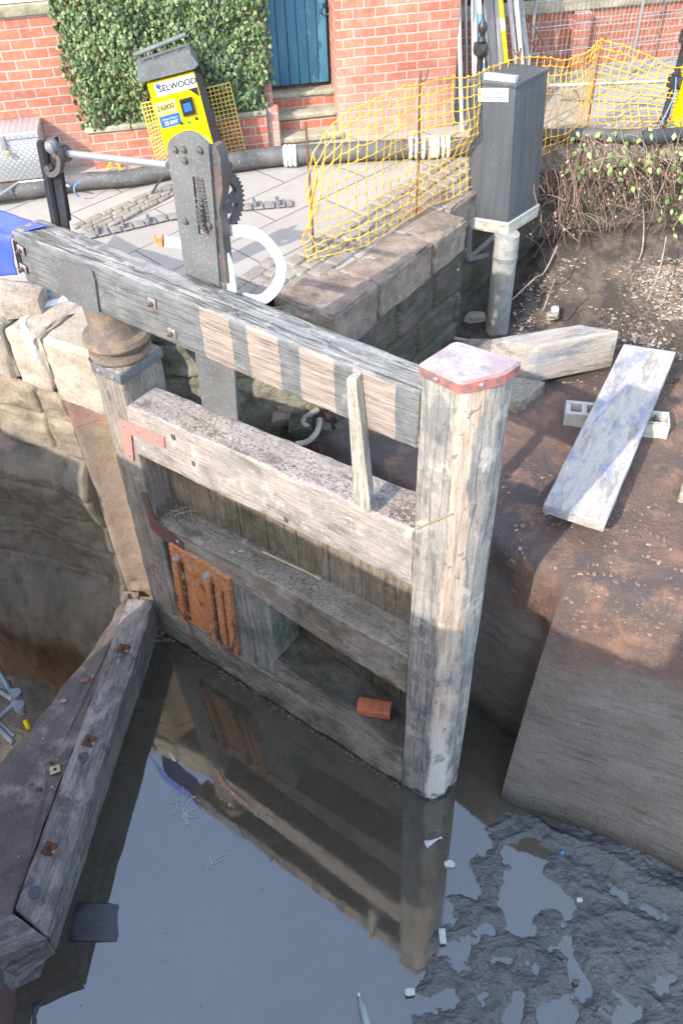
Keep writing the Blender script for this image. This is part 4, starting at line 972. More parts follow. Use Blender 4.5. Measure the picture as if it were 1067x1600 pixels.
# chamber floor far below, scaffold tubes
mesh('chamber_floor',[(-12,-2,-2.6),(-1.7,-2,-2.6),(-1.6,7,-2.6),(-12,12,-2.6)],[(0,1,2,3)],M['lockwall'],kind='structure',smooth=False)
for i,(u,v,s) in enumerate(((70,1080,.4),(20,1040,.3),(95,1110,.25),(40,1140,.35))):
    stone(P(u,v,-1.7)+Vector((0,0,-.5)),(s*1.6,s,s*.9),i+60,.35,3).build('fallen_stone',M['darkstone'] if i!=3 else M['midstone'],label=['dark block of stone in the void behind the scaffold','dark stone at the left edge of the void','rough stone close to the platform edge in the void','greyish stone under the scaffold tubes'][i],cat='stone')
sc=empty('scaffold',P(20,1120,-.9),0,'grey galvanised scaffold tubes rising out of the dark chamber at the left edge','scaffold')
M['scaf']=paint('scaffold_steel',(.36,.42,.46),(.2,.24,.27),.45,metal=.5,rust=.1,dirt=.5,dirtc=(.1,.1,.1))
iw=Matrix.Translation(-sc.location)
def sct(a,b,r=.035,nm='tube',mt='scaf'): tube([P(*a[:2],a[2]),P(*b[:2],b[2])],r,12).xf(iw).build(nm,M[mt],sc)
sct((-30,1000,-.7),(38,1118,-1.0)); sct((-30,1060,-.8),(20,1092,-.9),.026); sct((-30,1044,-.8),(22,1080,-.9),.02); sct((-30,1150,-.95),(25,1098,-.95),.026); sct((-30,1108,-1.0),(22,1160,-1.0),.026); sct((-30,1100,-.98),(24,1150,-.98),.018)
sct((36,1115,-1.0),(44,1138,-1.02),.027,'yellow_tape','yel') if False else None
for u,v in ((26,1085),(31,1104),(8,1066)):
    c=P(u,v,-.9); lathe([(.03,-.03),(.05,-.03),(.05,.03),(.03,.03)],12,c).xf(iw).build('coupler',M['scaf'],sc)
M['yellow']=paint('yellow_enamel',(.82,.63,.0),(.78,.58,0),.35,dirt=.05,bump=.03)
tube([P(40,1126,-.98),P(45,1138,-1.0)],.022,12).xf(iw).build('yellow_band',M['yellow'],sc)
# submerged slab and plank edges in the water
def slab(px,zs,name,label,mat,cat,th=.03,**k):
    t=[P(u,v,z) for (u,v),z in zip(px,zs)]; b=[q-Vector((0,0,th)) for q in t]
    return hexa(b,t,.04,.006,.004,6,3,.006).build(name,mat,label=label,cat=cat,**k)
M['wetwood']=paint('wet_dark_board',(.03,.026,.03),(.045,.04,.045),.35,dirt=.15,spec=.5)
slab([(106,1469),(205,1475),(215,1412),(122,1409)],[.02,-.008,-.008,.02],'sunken_board','dark board end breaking the water beside the mitre of the sill timbers',M['wetwood'],'board')
slab([(48,1606),(95,1580),(88,1549),(52,1567)],[.004,-.009,-.003,.008],'sunken_board','black curved fragment just breaking the water at the bottom left',M['wetwood'],'board fragment',.02)
# mud flats ---------------------------------------------------------------
def mudh(x,y,u,v):
    # blend in from lower right: distance from a diagonal in plan
    e0=Vector((.02,.62)); # pixels -> plan mask
    f=max(0,min(1,((u-(560+ (1600-v)*.36))/110.0)))
    g=max(0,min(1,(v-1245)/45.0)) if u>700 else max(0,min(1,(v-1290)/80.0))
    msk=f*g
    a=nz((x*2.3,y*2.3,0),1,3); rd=1-abs(nz((x*4.3+1.2*nz((x*3,y*3,2),1,5),y*4.3,0),1,8))*2.6; b=nz((x*9,y*9,0),1,9); c=nz((x*24,y*24,0),1,2); d=nz((x*60,y*60,0),1,6)
    h=.012*a+.022*rd+.014*b+.008*c+.003*d-.004
    near=max(0,min(1,(u-800-(1500-v)*.3)/200.0))*.014
    near+=.03*max(0,1-abs(v-(1262+(u-790)*.50))/26.0) if u>760 else 0
    return (h+near)*msk-.03*(1-msk)-.001
m=MB(); us=fr_(540,1110,400); vv=fr_(1240,1660,320)
for v in vv:
    for u in us:
        p=P(u,v,0); h=mudh(p.x,p.y,u,v); m.v.append(Vector((p.x,p.y,max(h,-.03))))
n=len(us)
for i in range(len(vv)-1):
    for j in range(n-1):
        q=(i*n+j,i*n+j+1,(i+1)*n+j+1,(i+1)*n+j)
        if max(m.v[k].z for k in q)>-.008: m.f.append(q)
used=sorted({k for f in m.f for k in f}); mp={k:i for i,k in enumerate(used)}
m.v=[m.v[k] for k in used]; m.f=[tuple(mp[k] for k in f) for f in m.f]
m.build('mud',M['mud'],kind='structure',ang=180)
# litter
M['plastic']=paint('dull_white_plastic',(.52,.51,.48),(.36,.35,.33),.4,dirt=.25,bump=.3)
M['clear']=paint('dirty_clear_plastic',(.3,.34,.34),(.22,.25,.25),.2,dirt=.3,bump=.3,spec=.6)
def bottle(c,L,r,rz,label,mat='clear',tilt=8,name='plastic_bottle'):
    o=lathe([(0,0),(r*.8,.0),(r,L*.06),(r*.95,L*.3),(r*1.02,L*.45),(r*.95,L*.62),(r*.5,L*.82),(r*.36,L*.86),(r*.36,L*.92)],18).fn(lambda p:p+Vector((.004*nz(p,22,1),.004*nz(p,22,2),0)))
    b=o.build(name,M[mat],label=label,cat='bottle',mw=Matrix.Translation(c)@Matrix.Rotation(R_(rz),4,'Z')@Matrix.Rotation(R_(90-tilt),4,'Y'))
    lathe([(0,L*.9),(r*.42,L*.9),(r*.42,L),(0,L)],14).build('cap',M['steel'],b); return b
a=P(575,1610,.02); b=P(560,1552,.02); bottle(a,(b-a).length,.026,math.degrees(math.atan2(b.y-a.y,b.x-a.x)),'grey-green plastic bottle floating at the bottom edge of the water',tilt=0)
a=P(664,1320,.012); b=P(690,1309,.012)
lathe([(0,0),(.026,0),(.03,.006),(.026,.012),(.012,.05),(.004,.10),(.012,.12),(0,.122)],14).fn(lambda p:p+Vector((.004*nz(p,20,1),.004*nz(p,20,3),0))).build('crushed_cup',M['plastic'],label='crushed white and blue cup floating just below the mitre post',cat='cup',mw=Matrix.Translation(a)@Matrix.Rotation(math.atan2(b.y-a.y,b.x-a.x),4,'Z')@Matrix.Rotation(R_(86),4,'Y'))
stone(P(702,1350,.012),(.035,.022,.016),3,.7,3,2.5).build('crushed_can',M['steel'],label='crumpled silver can in the water beside the mud',cat='can')
stone(P(691,1463,.03),(.022,.045,.016),5,.5,3,2).build('muddy_bottle',M['plastic'],label='mud-smeared pale bottle stuck in the edge of the mud',cat='bottle')
for i,(u,v,s,mt,nm,lb) in enumerate(((878,1332,.014,'bluep','bottle_top','bright blue bottle top on the mud under the bank'),(905,1406,.02,'plastic','shell','white shell-like scrap on the mud'),(640,1550,.03,'plastic','paper_scrap','torn white scrap on the mud lump near the bottom'),(900,1534,.022,'palerub','paper_scrap','small yellowish scrap in the wet mud'),(951,1382,.02,'rubble','brick_chip','orange chip on the dark mud below the bank'))):
    if mt=='bluep': M['bluep']=paint('blue_plastic',(.05,.25,.6),(.05,.2,.5),.4,dirt=.05)
    stone(P(u,v,.03),(s,s*.7,s*.4),i+30,.5).build(nm,M[mt],label=lb,cat='litter')
rr=random.Random(4)
def wisp(u,v,n,s,name,label):
    m=MB()
    for i in range(n):
        c=P(u+rr.uniform(-s,s)*.6,v+rr.uniform(-s,s)*1.3,.004); pts=[c]
        dd=Vector((rr.uniform(-.3,.3),rr.uniform(-1,1),0)).normalized()
        for k in range(4): dd=(dd+Vector((rr.uniform(-.6,.6),rr.uniform(-.6,.6),0))).normalized(); pts.append(pts[-1]+dd*.022)
        t=tube(pts,.0018+.0016*rr.random(),5); m.add(t.v,t.f)
    m.build(name,M['plastic'],label=label,cat='plastic scrap')
wisp(285,1265,22,18,'plastic_film','torn wisp of white plastic film floating on the reflected sky')
wisp(333,1347,6,8,'plastic_film','small wisp of pale film floating right of the larger one')
sp=MB()
for i in range(240):
    u=rr.uniform(110,1060); v=rr.uniform(960,1600); p=P(u,v,.0015)
    if u<300 and (v-935)*-.365+215>u: continue
    s=.001+.0035*rr.random()**3; q=stone(p,(s*1.5,s,s*.5),i,.3,1); sp.add(q.v,q.f)
sp.build('floating_specks',M['palerub'],label='tiny pale specks floating on the water',cat='specks',kind='stuff')
# right: timbers and blocks --------------------------------------------------
M['tim']=woodm('sawn_timber',(.37,.33,.285),(.44,.4,.345),(.2,.165,.13),'X',grain=.5,stain=(.24,.24,.29),stain_amt=.7,crack=.15)
M['plk']=woodm('blue_stained_plank',(.42,.385,.345),(.48,.44,.395),(.27,.235,.2),'X',grain=.5,stain=(.25,.265,.31),stain_amt=.9,crack=.05)
def beamobj(quad,zt,th,mat,name,label,cat,sd,r=.006,amp=.003):
    A,B_,C_,D_=[P(u,v,z) for (u,v),z in zip(quad,zt)]      # A->B length on one side, D->C other
    ang=math.atan2(B_.y-A.y,B_.x-A.x); mw=Matrix.Translation(A)@Matrix.Rotation(ang,4,'Z'); inv=mw.inverted()
    tp=[inv@q for q in (A,B_,C_,D_)]; bt=[inv@(q-Vector((0,0,th))) for q in (A,B_,C_,D_)]
    return hexa(bt,tp,.05,r,amp,6,sd,.004).build(name,mat,label=label,cat=cat,mw=mw)
beamobj([(841,542),(967,517),(905,507),(767,530)],[2.06]*4,.31,M['tim'],'sawn_beam','thick pale sawn beam lying behind the red-capped mitre post','timber beam',2)
beamobj([(945,819),(1056,549),(974,537),(849,787)],[1.93,1.95,1.95,1.93],.075,M['plk'],'wide_plank','wide blue-stained plank sloping over the concrete blocks','plank',3)
beamobj([(812,628),(852,596),(800,588),(770,612)],[1.86]*4,.13,M['rail_low'],'timber_offcut','dark timber offcut under the end of the thick sawn beam','timber offcut',4)
def cblock(c,rz,label,L=.36,W=.15,Hh=.13):
    hl=[]
    for k in (-1,0,1):
        x=k*L*.3; hl.append([(x-.036,-.045),(x+.036,-.045),(x+.036,.045),(x-.036,.045)])
    out=[(-L/2,-W/2),(L/2,-W/2),(L/2,W/2),(-L/2,W/2)]
    m=poly_ext(out,0,Hh,hl).fn(lambda p:(p.x,p.z,p.y))
    o=m.build('concrete_block',rock('block_concrete',(.5,.48,.42),(.56,.54,.48),(.42,.4,.35),bump=.4,sc=3) if 'block_concrete' not in bpy.data.materials else bpy.data.materials['block_concrete'],label=label,cat='concrete block',group='concrete blocks under the plank',mw=Matrix.Translation(c)@Matrix.Rotation(rz,4,'Z'),smooth=False)
    bv=o.modifiers.new('b','BEVEL'); bv.width=.006; bv.segments=2; return o
a=P(922,655,1.76); cblock(a+Vector((0,0,-.04)),R_(-14),'hollow concrete block left of the wide plank, its holes showing')
a=P(1012,668,1.76); cblock(a+Vector((0,0,-.04)),R_(-14),'hollow concrete block with only its end showing right of the wide plank',L=.24)
# broken bits of board by the post and pipe
slab([(700,545),(775,548),(768,530),(735,528)],[1.66]*4,'thin_board','thin grey board lying between the mitre post and the sawn beam',M['rail_low'],'board',.03)
tube([P(702,527,1.62),P(770,540,1.64)],.014,6).build('stick',M['cope'],label='thin pale stick on the mud behind the mitre post',cat='stick')
slab([(1062,770),(1140,790),(1140,760),(1068,745)],[1.8]*4,'rock_lump','grey slab of rock at the right edge of the bank',M['cope'],'rock',.15)
stone(P(740,497,1.5),(.10,.05,.045),3,.4,3).build('white_streaked_pipe',M['copepale'],label='white-streaked stone lying at the foot of the basin wall left of the pipe',cat='stone')
stone(P(866,486,1.62),(.035,.03,.045),13,.2,2).build('crushed_can',M['plastic'],label='white can standing in the rubble right of the pipe',cat='can')
stone(P(862,493,1.6),(.05,.04,.03),14,.3,2).build('grey_stone',M['cope'],label='pale grey stone above the sawn beam',cat='stone')
# pale crescents seen through the gate
for i,pts in enumerate(([(497,640),(478,652),(474,662),(482,668)],[(500,655),(495,675),(480,690),(462,694)])):
    tube(smoothp([P(u,v,1.82) for u,v in pts],5),.02,8).build('pale_root',M['copepale'],label=['short pale curved root against the wall seen through the gate','longer pale curved root curling on the silt seen through the gate'][i],cat='root')
for i,(u,v,s) in enumerate(((455,640,.11),(470,668,.09),(440,655,.07),(505,668,.06),(520,650,.05))):
    stone(P(u,v,1.78),(s,s*.8,s*.6),i+70,.35,3).build('wall_rubble_stone',M['darkstone'] if i%2 else M['midstone'],label=['largest loose stone at the foot of the recess wall','second loose stone in front of the largest one','left loose stone beside the rail','small loose stone near the pale roots','smallest loose stone out on the silt'][i],cat='stone')
# =================================================================== CABINET
zc=2.33
b0,b1,b2=P(728,357,zc),P(793,368,zc),P(840,338,zc); b3=b0+(b2-b1)
off=P(806,131,3.43)-b1; off.z=0
cab=empty('control_cabinet',b1,0,'tall dark grey steel cabinet on a fat grey pipe standing beside the basin wall','cabinet')
icab=Matrix.Translation(-b1)
ux=(b1-b0).normalized(); uy=(b2-b1).normalized()
def cq(a,b,c,d,z,k): # expand quad
    return None
def cabbox(z0,z1,ex,mat,name,r=.004,x0=0,x1=1,y0=0,y1=1,par=None,amp=.0):
    def c(fx,fy,z):
        t=(z-zc)/(3.43-zc); base=b0+(b1-b0)*fx+(b2-b1)*fy+ux*(ex*(1 if fx>.5 else -1))+uy*(ex*(1 if fy>.5 else -1)); return Vector((base.x,base.y,0))+off*t+Vector((0,0,z))
    m=hexa([c(x0,y0,z0),c(x1,y0,z0),c(x1,y1,z0),c(x0,y1,z0)],[c(x0,y0,z1),c(x1,y0,z1),c(x1,y1,z1),c(x0,y1,z1)],.1,r,amp,6,0,0)
    return m.xf(icab).build(name,mat,par or cab)
M['cab']=paint('dark_cabinet_paint',(.05,.055,.062),(.08,.086,.094),.42,dirt=.3,bump=.06,dirtc=(.34,.35,.36))
_n=N('streaked_cabinet_paint'); _s=_n.ramp(_n.noise(2.4,6,.65,_n.map((9,9,.7))),[(.4,0),(.62,1)]); _c=_n.mix(_s,(.07,.077,.084),(.09,.097,.104)); _c=_n.mix(_n.math('MULTIPLY',_n.ramp(_n.noise(6,8,.78),[(.6,0),(.68,1)]),.6),_c,(.3,.31,.31)); _c=_n.mix(_n.math('MULTIPLY',_n.ramp(_n.noise(60,4,.7),[(.62,0),(.7,1)]),.35),_c,(.35,.35,.34)); M['cab']=_n.out(_c,.4,_n.bump(_n.noise(3,4,.5),.08,.01),spec=.4)
M['cabtrim']=rock('cabinet_plinth',(.5,.47,.4),(.6,.57,.5),(.33,.28,.18),bump=.3,sc=2,moss=.25)
M['edge']=paint('pale_worn_edge',(.42,.43,.43),(.3,.31,.32),.5,dirt=.3)
cabbox(zc+.10,3.40,-.006,M['cab'],'body')
cabbox(zc+.075,zc+.10,.006,M['edge'],'lower_rim'); cabbox(zc,zc+.075,0,M['cabtrim'],'plinth',.006,amp=.002)
cabbox(3.40,3.43,.004,M['cab'],'lid')
cabbox(3.432,3.475,0,M['edge'],'top_hood',.003,.30,.98,.0,.10)
CF=Frame((b0.x,b0.y,0),math.atan2((b1-b0).y,(b1-b0).x))
def cfp(pts,y): return [CF.loc(u,v,y) for u,v in pts]
def cfy(z): t=(z-zc)/(3.43-zc); return (off*t).dot(CF.Y)+.006
vy=cfy(3.3)-.004
v=poly_ext(cfp([(747,138),(794.5,138),(794,159),(747,158)],vy),vy-.006,.012)
vo=v.xf(CF.mat()).xf(icab).build('vent_plate',M['white'],cab)
for c0_,c1_ in ((753,768.5),(771.5,787)):
    for k in range(4):
        yy=143+k*3.8; q=poly_ext(cfp([(c0_,yy),(c1_,yy),(c1_,yy+1.5),(c0_,yy+1.5)],vy-.006),vy-.016,.01); q.xf(CF.mat()).xf(icab).build('louvre',M['galv'],vo)
for t0,t1 in (((739,141),(731,338)),((805.5,133),(794.3,345))):
    pass
pf=P(776,511,1.50); 
tube([Vector((pf.x,pf.y,1.3)),Vector((pf.x+off.x*-.05,pf.y,zc+.01))],.095,28).xf(icab).build('pedestal_pipe',rock('pipe_cement',(.32,.31,.28),(.4,.39,.35),(.22,.23,.23),bump=.35,sc=2,moss=.1),cab)
tube([Vector((pf.x,pf.y,2.14)),Vector((pf.x,pf.y,2.17))],.101,28).xf(icab).build('clamp_ring',M['galv'],cab)
def strut(pts,y,mt='galv',w=.035): 
    q=[CF.loc(u,v,y) for u,v in pts]; ribbon(q,w,y,.02).xf(CF.mat()).xf(icab).build('bracket_arm',M[mt],cab)
strut([(733,357),(732,408)],-.02); strut([(734,402),(778,364)],-.005); strut([(732,406),(762,398)],.0)
ang=tube([P(795,362,2.3),Vector((P(795,455,1.8)))],.006,6).xf(icab).build('conduit',M['rebar'],cab)

# =================================================================== BUILDING
BO=P(398,229,GZ); BA=R_(8.0)
BF=Frame((BO.x,BO.y,0),BA); bmw=BF.mat()
house=empty('brick_building',mat=bmw,label='orange brick building with a blue plank door and stone steps behind the paving',cat='building')
def bl(pts,y=0.0): return [BF.loc(u,v,y) for u,v in pts]
ZT=6.5; REC=.30
xd0,_=BF.loc(412,60,0); xd1,_=BF.loc(522,60,0); xc,_=BF.loc(712,120,0)
xr=BF.loc(528,150,0)[0]
# brick walls left and right of door, reveals, all as one wall part with real openings
wl_=MB()
for a in (rbox(-6,xd0+.03,0,.6,2.4,ZT,5,.002),rbox(xr,xc,0,.6,2.4,ZT,5,.002),rbox(xd0+.03,xr,REC+.1,.6,2.4,ZT,5,.002)): wl_.add(a.v,a.f)
wallo=wl_.build('wall',M['brick'],house)
# coordinates in the material run from object origin: shift zero to ground
# door
dz0=BF.loc(476,134,REC)[1]
dx0=xd0+.03; dx1=xr
dm=MB(); npl=6
def door_mat():
    n=N('blue_door_paint'); a=n.noise(3,7,.65,n.map((6,6,1))); f=n.noise(14,7,.75,n.map((3,3,1)))
    col=n.mix(n.ramp(a,[(.35,0),(.65,1)]),(.045,.16,.25),(.07,.21,.3)); col=n.mix(n.math('MULTIPLY',n.ramp(f,[(.63,0),(.66,1)]),.8),col,(.33,.38,.38))
    return n.out(col,.5,n.bump(a,.2,.01),spec=.4)
M['door']=door_mat()
M['dark']=paint('near_black_paint',(.02,.025,.03),(.03,.03,.035),.8,dirt=0)  # near-black colour for the door backing and the shutter
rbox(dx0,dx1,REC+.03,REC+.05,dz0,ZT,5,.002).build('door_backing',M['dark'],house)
for i in range(npl):
    w=(dx1-dx0-.04)/npl; a=rbox(dx0+.02+i*w,dx0+.02+(i+1)*w-.004,REC,REC+.03,dz0+.015,ZT,.3,.004,.0015,4,i); dm.add(a.v,a.f)
door=dm.build('door',M['door'],house)
hx,hz=BF.loc(507,16,REC)
ring=[Vector((hx+.035*math.cos(t),REC-.012,hz+.035*math.sin(t))) for t in [2*math.pi*k/20 for k in range(20)]]
tube(ring,.004,6,closed=True).build('ring_handle',M['blackiron'],door); lathe([(0,0),(.018,0),(.015,.01),(0,.012)],12).xf(Matrix.Translation((hx,REC,hz+.035))@Matrix.Rotation(R_(90),4,'X')).build('handle_rose',M['blackiron'],door)
# steps
def stepx(u0,u1,v,y): return BF.loc(u0,v,y)[0],BF.loc(u1,v,y)[0]
for i,(u0,u1,v,y0,h) in enumerate(((412,526,146,.20,.045),(409,534,180,.08,.045),(414,536,215,-.03,.05))):
    xa,xb=stepx(u0,u1,v,y0); zt=BF.loc((u0+u1)/2,v-2,y0)[1]
    rbox(xa,xb,y0,REC+.02 if i==0 else y0+.25,zt-h,zt,.05,.012,.004,6,i,.008).build('step',M['step'],house)
    zb=[BF.loc(470,175,.1)[1],BF.loc(470,208,.0)[1],2.6][i]
    rbox(xa+.02,xb-.02,y0+.025,REC+.08,2.5 if i==2 else zb-.06,zt-h-.002,.1,.004,.004,5,i).build('riser',M['brick2'] if i<2 else M['step'],house)
# stone band upper left and plinth beyond the corner
z1=BF.loc(40,9,0)[1]; z0=BF.loc(40,24,0)[1]; xb1=BF.loc(80,5,0)[0]
rbox(-6,xb1,-.03,.01,z0,z1+.02,.1,.008,.003,5,1,.005).build('stone_sill',M['step'],house)
rbox(-6,xb1-.03,-.012,.01,z1+.025,z1+.6,.5,.004).build('window_frame',M['white'],house)
# planter wall in front with stone cap
PX0=BF.loc(141,215,0)[0]; PX1=xd0-.04
capz=BF.loc(250,190,-.12)[1]
planter=empty('planter_wall',mat=bmw,label='low brick planter wall with a stone cap under the ivy',cat='low wall')
rbox(PX0,PX1,-.10,.0-.003,2.5,capz-.045,5,.003).build('brickwork',M['brick2'],planter)
for i in range(4):
    L=(PX1-PX0+.02)/4; rbox(PX0-.01+i*L,PX0-.01+(i+1)*L-.006,-.12,-.004,capz-.043,capz,.08,.008,.003,5,i,.006).build('cap_stone',M['step'],planter)
# brick pier beside the steps
px0=BF.loc(396,200,-.1)[0]
rbox(PX1+.003,xd0+.06,-.06,-.003,2.5,BF.loc(400,170,-.06)[1],5,.004).build('pier',M['brick'],house)
# ivy ----------------------------------------------------------------------
def leafm(name,a,b,c,rough=.45):
    n=N(name); oi=n.n.new('ShaderNodeNewGeometry'); r=oi.outputs['Random Per Island']
    col=n.ramp(r,[(0,a),(.5,b),(.85,c),(1,tuple(min(1,q*1.35) for q in c))]); n.out(col,rough,spec=.4)
    return n.m
M['ivy']=leafm('ivy_leaves',(.03,.06,.02),(.07,.115,.04),(.17,.22,.09))
def leaf(m,c,nrm,up,s,kind=0):
    nrm=nrm.normalized(); x=up.cross(nrm).normalized(); y=nrm.cross(x)
    if kind==0: sh=[(0,-.55),(.35,-.45),(.62,-.1),(.38,.08),(.42,.45),(.0,.72),(-.42,.45),(-.38,.08),(-.62,-.1),(-.35,-.45)]
    else: sh=[(0,-.6),(.34,-.35),(.42,.05),(.22,.45),(0,.75),(-.22,.45),(-.42,.05),(-.34,-.35)]
    v=[c+ (x*a+y*b)*s+nrm*(-.22*abs(a)*s) for a,b in sh]; cc=c+nrm*.04*s; n=len(v)
    m.add([cc]+v,[(0,i+1,(i+1)%n+1) for i in range(n)])
rr=random.Random(21)
iL=[BF.loc(u,v,0) for u,v in ((80,0),(92,50),(102,100),(120,150),(135,198))]
ztop=BF.loc(250,-20,0)[1]+.25
leaves=MB()
def ivx(z):
    for (xa,za),(xb,zb) in zip(iL,iL[1:]):
        if zb<=z<=za: t=(za-z)/(za-zb); return xa+(xb-xa)*t
    return iL[0][0] if z>iL[0][1] else iL[-1][0]
ir_=BF.loc(413,60,0)[0]
cnt=0
while cnt<7600:
    z=rr.uniform(capz-.02,ztop); xl=ivx(z); xr_=ir_+.045 if z>3.15 else ir_-.03-.25*(3.15-z)*nz((z*9,0,0),1,1)
    xx=rr.uniform(xl-.03,xr_)
    bx_=nz((xx*4,z*4,0),1,2); th=.11+.09*nz((xx*3.2,z*3.2,0),1,5)+.06*nz((xx*8,z*8,0),1,2)
    ed=min(xx-xl,xr_-xx); 
    if ed<.05 and rr.random()>.55+.4*nz((xx*14,z*14,0),1,3): continue
    if z<capz+.03+.06*nz((xx*5,0,0),1,9)+.03: 
        if rr.random()>.6: continue
    y=-(th*(min(1,max(.15,ed/.1))**.5))+rr.uniform(-.012,.035)
    c=Vector((xx,y-.01,z)); nr=Vector((rr.gauss(0,.5),-1.0,rr.gauss(.35,.45))); up=Vector((rr.gauss(0,.45),0,-1))
    leaf(leaves,c,nr,up,rr.uniform(.014,.034)); cnt+=1
ivy=empty('ivy',mat=bmw,label='dense green ivy climbing the wall left of the blue door',cat='ivy')
leaves.build('leaves',M['ivy'],ivy,smooth=False)
stm=MB()
for i in range(26):
    x=rr.uniform(iL[-1][0],ir_-.05); pts=[(x,-.025,capz)]
    for k in range(9): pts.append((pts[-1][0]+rr.uniform(-.06,.06),-.02-rr.uniform(0,.03),pts[-1][2]+.14))
    t=tube(smoothp(pts,3),.006,5); stm.add(t.v,t.f)
bk=rbox(iL[-1][0]+.02,ir_+.02,-.03,-.004,capz+.01,ztop,.2,.01,.01,4); 
stm.build('stems',paint('ivy_stem',(.1,.075,.05),(.07,.055,.04),.9,dirt=0),ivy)
# rear facade beyond the corner
rear=empty('rear_building',mat=bmw,label='second brick building set back behind the mesh fence at top right',cat='building')
zr=BF.loc(830,22,1.1)[1]
rbox(xc+.25,12,1.1,1.6,2.4,ZT,5,.002).build('wall',M['brick3'],rear)
rbox(xc+.2,12,1.06,1.1-.003,zr,zr+.12,.3,.01,.004,4,3,.006).build('stone_band',M['step'],rear)
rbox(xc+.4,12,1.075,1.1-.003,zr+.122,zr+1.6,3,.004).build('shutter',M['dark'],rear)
rbox(BF.loc(900,60,.95)[0],BF.loc(900,60,.95)[0]+.14,1.0,1.1-.003,2.4,zr,5,.003).build('pier',M['brick3'],rear)
# return wall between the two facades
rbox(xc-.06,xc+.0+.0,.603,1.6,2.4,ZT,5,.002).build('side_wall',M['brick'],house)

# ---- poles leaning at the corner
pm={'grey':'galv','white':'white','yellow':'yellow'}
M['bluep2']=paint('blue_paint_band',(.12,.3,.62),(.1,.26,.55),.5,dirt=.15)
M['weather']=woodm('old_grey_board',(.3,.29,.28),(.38,.36,.34),(.12,.115,.11),'X',crack=.5,stain=(.22,.22,.23))
M['polepale']=paint('flaked_pole_paint',(.5,.5,.49),(.36,.36,.37),.6,dirt=.6,rust=.05,dirtc=(.2,.19,.18))
def pole(u0,v0,u1,v1,y0,y1,w,mat,label,name='scaffold_pole',flat=False,bands=()):
    """from top pixel to bottom pixel, y depths in the building frame; runs on up out of the picture"""
    a=BF.loc(u0,v0,y0); b=BF.loc(u1,v1,y1); A=Vector((a[0],y0,a[1])); B_=Vector((b[0],y1,b[1])); d=(A-B_); 
    if B_.z>GZ: B_=B_-d*((B_.z-GZ)/d.z)
    Aup=A+d.normalized()*.7
    if flat:
        L=(Aup-B_).length; m=rbox(0,L,-w/2,w/2,-.012,.012,.3,.004,.002,4,u0)
        o=m.build(name,M[mat],label=label,cat='board',group='boards leaning at the building corner',mw=bmw@Matrix.Translation(B_)@(Aup-B_).to_track_quat('X','Z').to_matrix().to_4x4())
    else:
        o=tube([B_,Aup],w/2,14).build(name,M[mat],label=label,cat='pole',group='poles leaning at the building corner',mw=bmw)
        for (va,vb,mt) in bands:
            ta=(v1-va)/(v1-v0); tb=(v1-vb)/(v1-v0); Bo=Vector((b[0],y1,b[1])); tube([Bo+(A-Bo)*ta,Bo+(A-Bo)*tb],w/2+.0015,14).build('colour_band',M[mt],o)
    return o
pole(716,0,722,215,.05,-.1,.036,'polepale','flaking off-white pole nearest the brick corner')
pole(727,0,730,205,.12,.02,.022,'galv','thin grey pipe second from the brick corner')
pole(737,0,738,60,.12,.05,.024,'galv','thin grey pipe directly behind the black railing post')
pole(741,0,745,150,.2,.05,.035,'white','white pole right of the black railing post')
pole(748,0,756,140,.10,-.05,.036,'white','white pole with a long blue band',bands=((20,80,'bluep2'),(97,105,'bluep2')))
pole(762,0,772,140,.25,.1,.09,'weather','wide grey board leaning right of the blue banded pole','weathered_board',True)
pole(774,0,784,140,.3,.12,.06,'weather','narrower dark board leaning left of the yellow pole','weathered_board',True)
pole(782,0,793,120,.15,.0,.034,'yellow','yellow and white banded pole',bands=((28,46,'white'),))
pole(796,0,808,130,.3,.1,.04,'polepale','grey flaked pole just right of the yellow one')
pole(806,0,818,130,.25,.05,.04,'polepale','chalky flaked pole second from the right of the bundle')
pole(812,0,827,130,.35,.12,.05,'weather','outermost thin board of the leaning bundle','weathered_board',True)
# bare sloping wires from the poles
for i,(a,b) in enumerate((((822,25),(912,165)),((824,60),(870,110)))):
    tube([BF.W(*BF.loc(*a,.6)[:1],.6,BF.loc(*a,.6)[1]),BF.W(BF.loc(*b,.3)[0],.3,BF.loc(*b,.3)[1])],.005,5).build('rusty_bar',M['rebar'],label=['long thin rusty bar sloping across behind the orange net','shorter thin rusty bar sloping behind the orange net'][i],cat='bar')
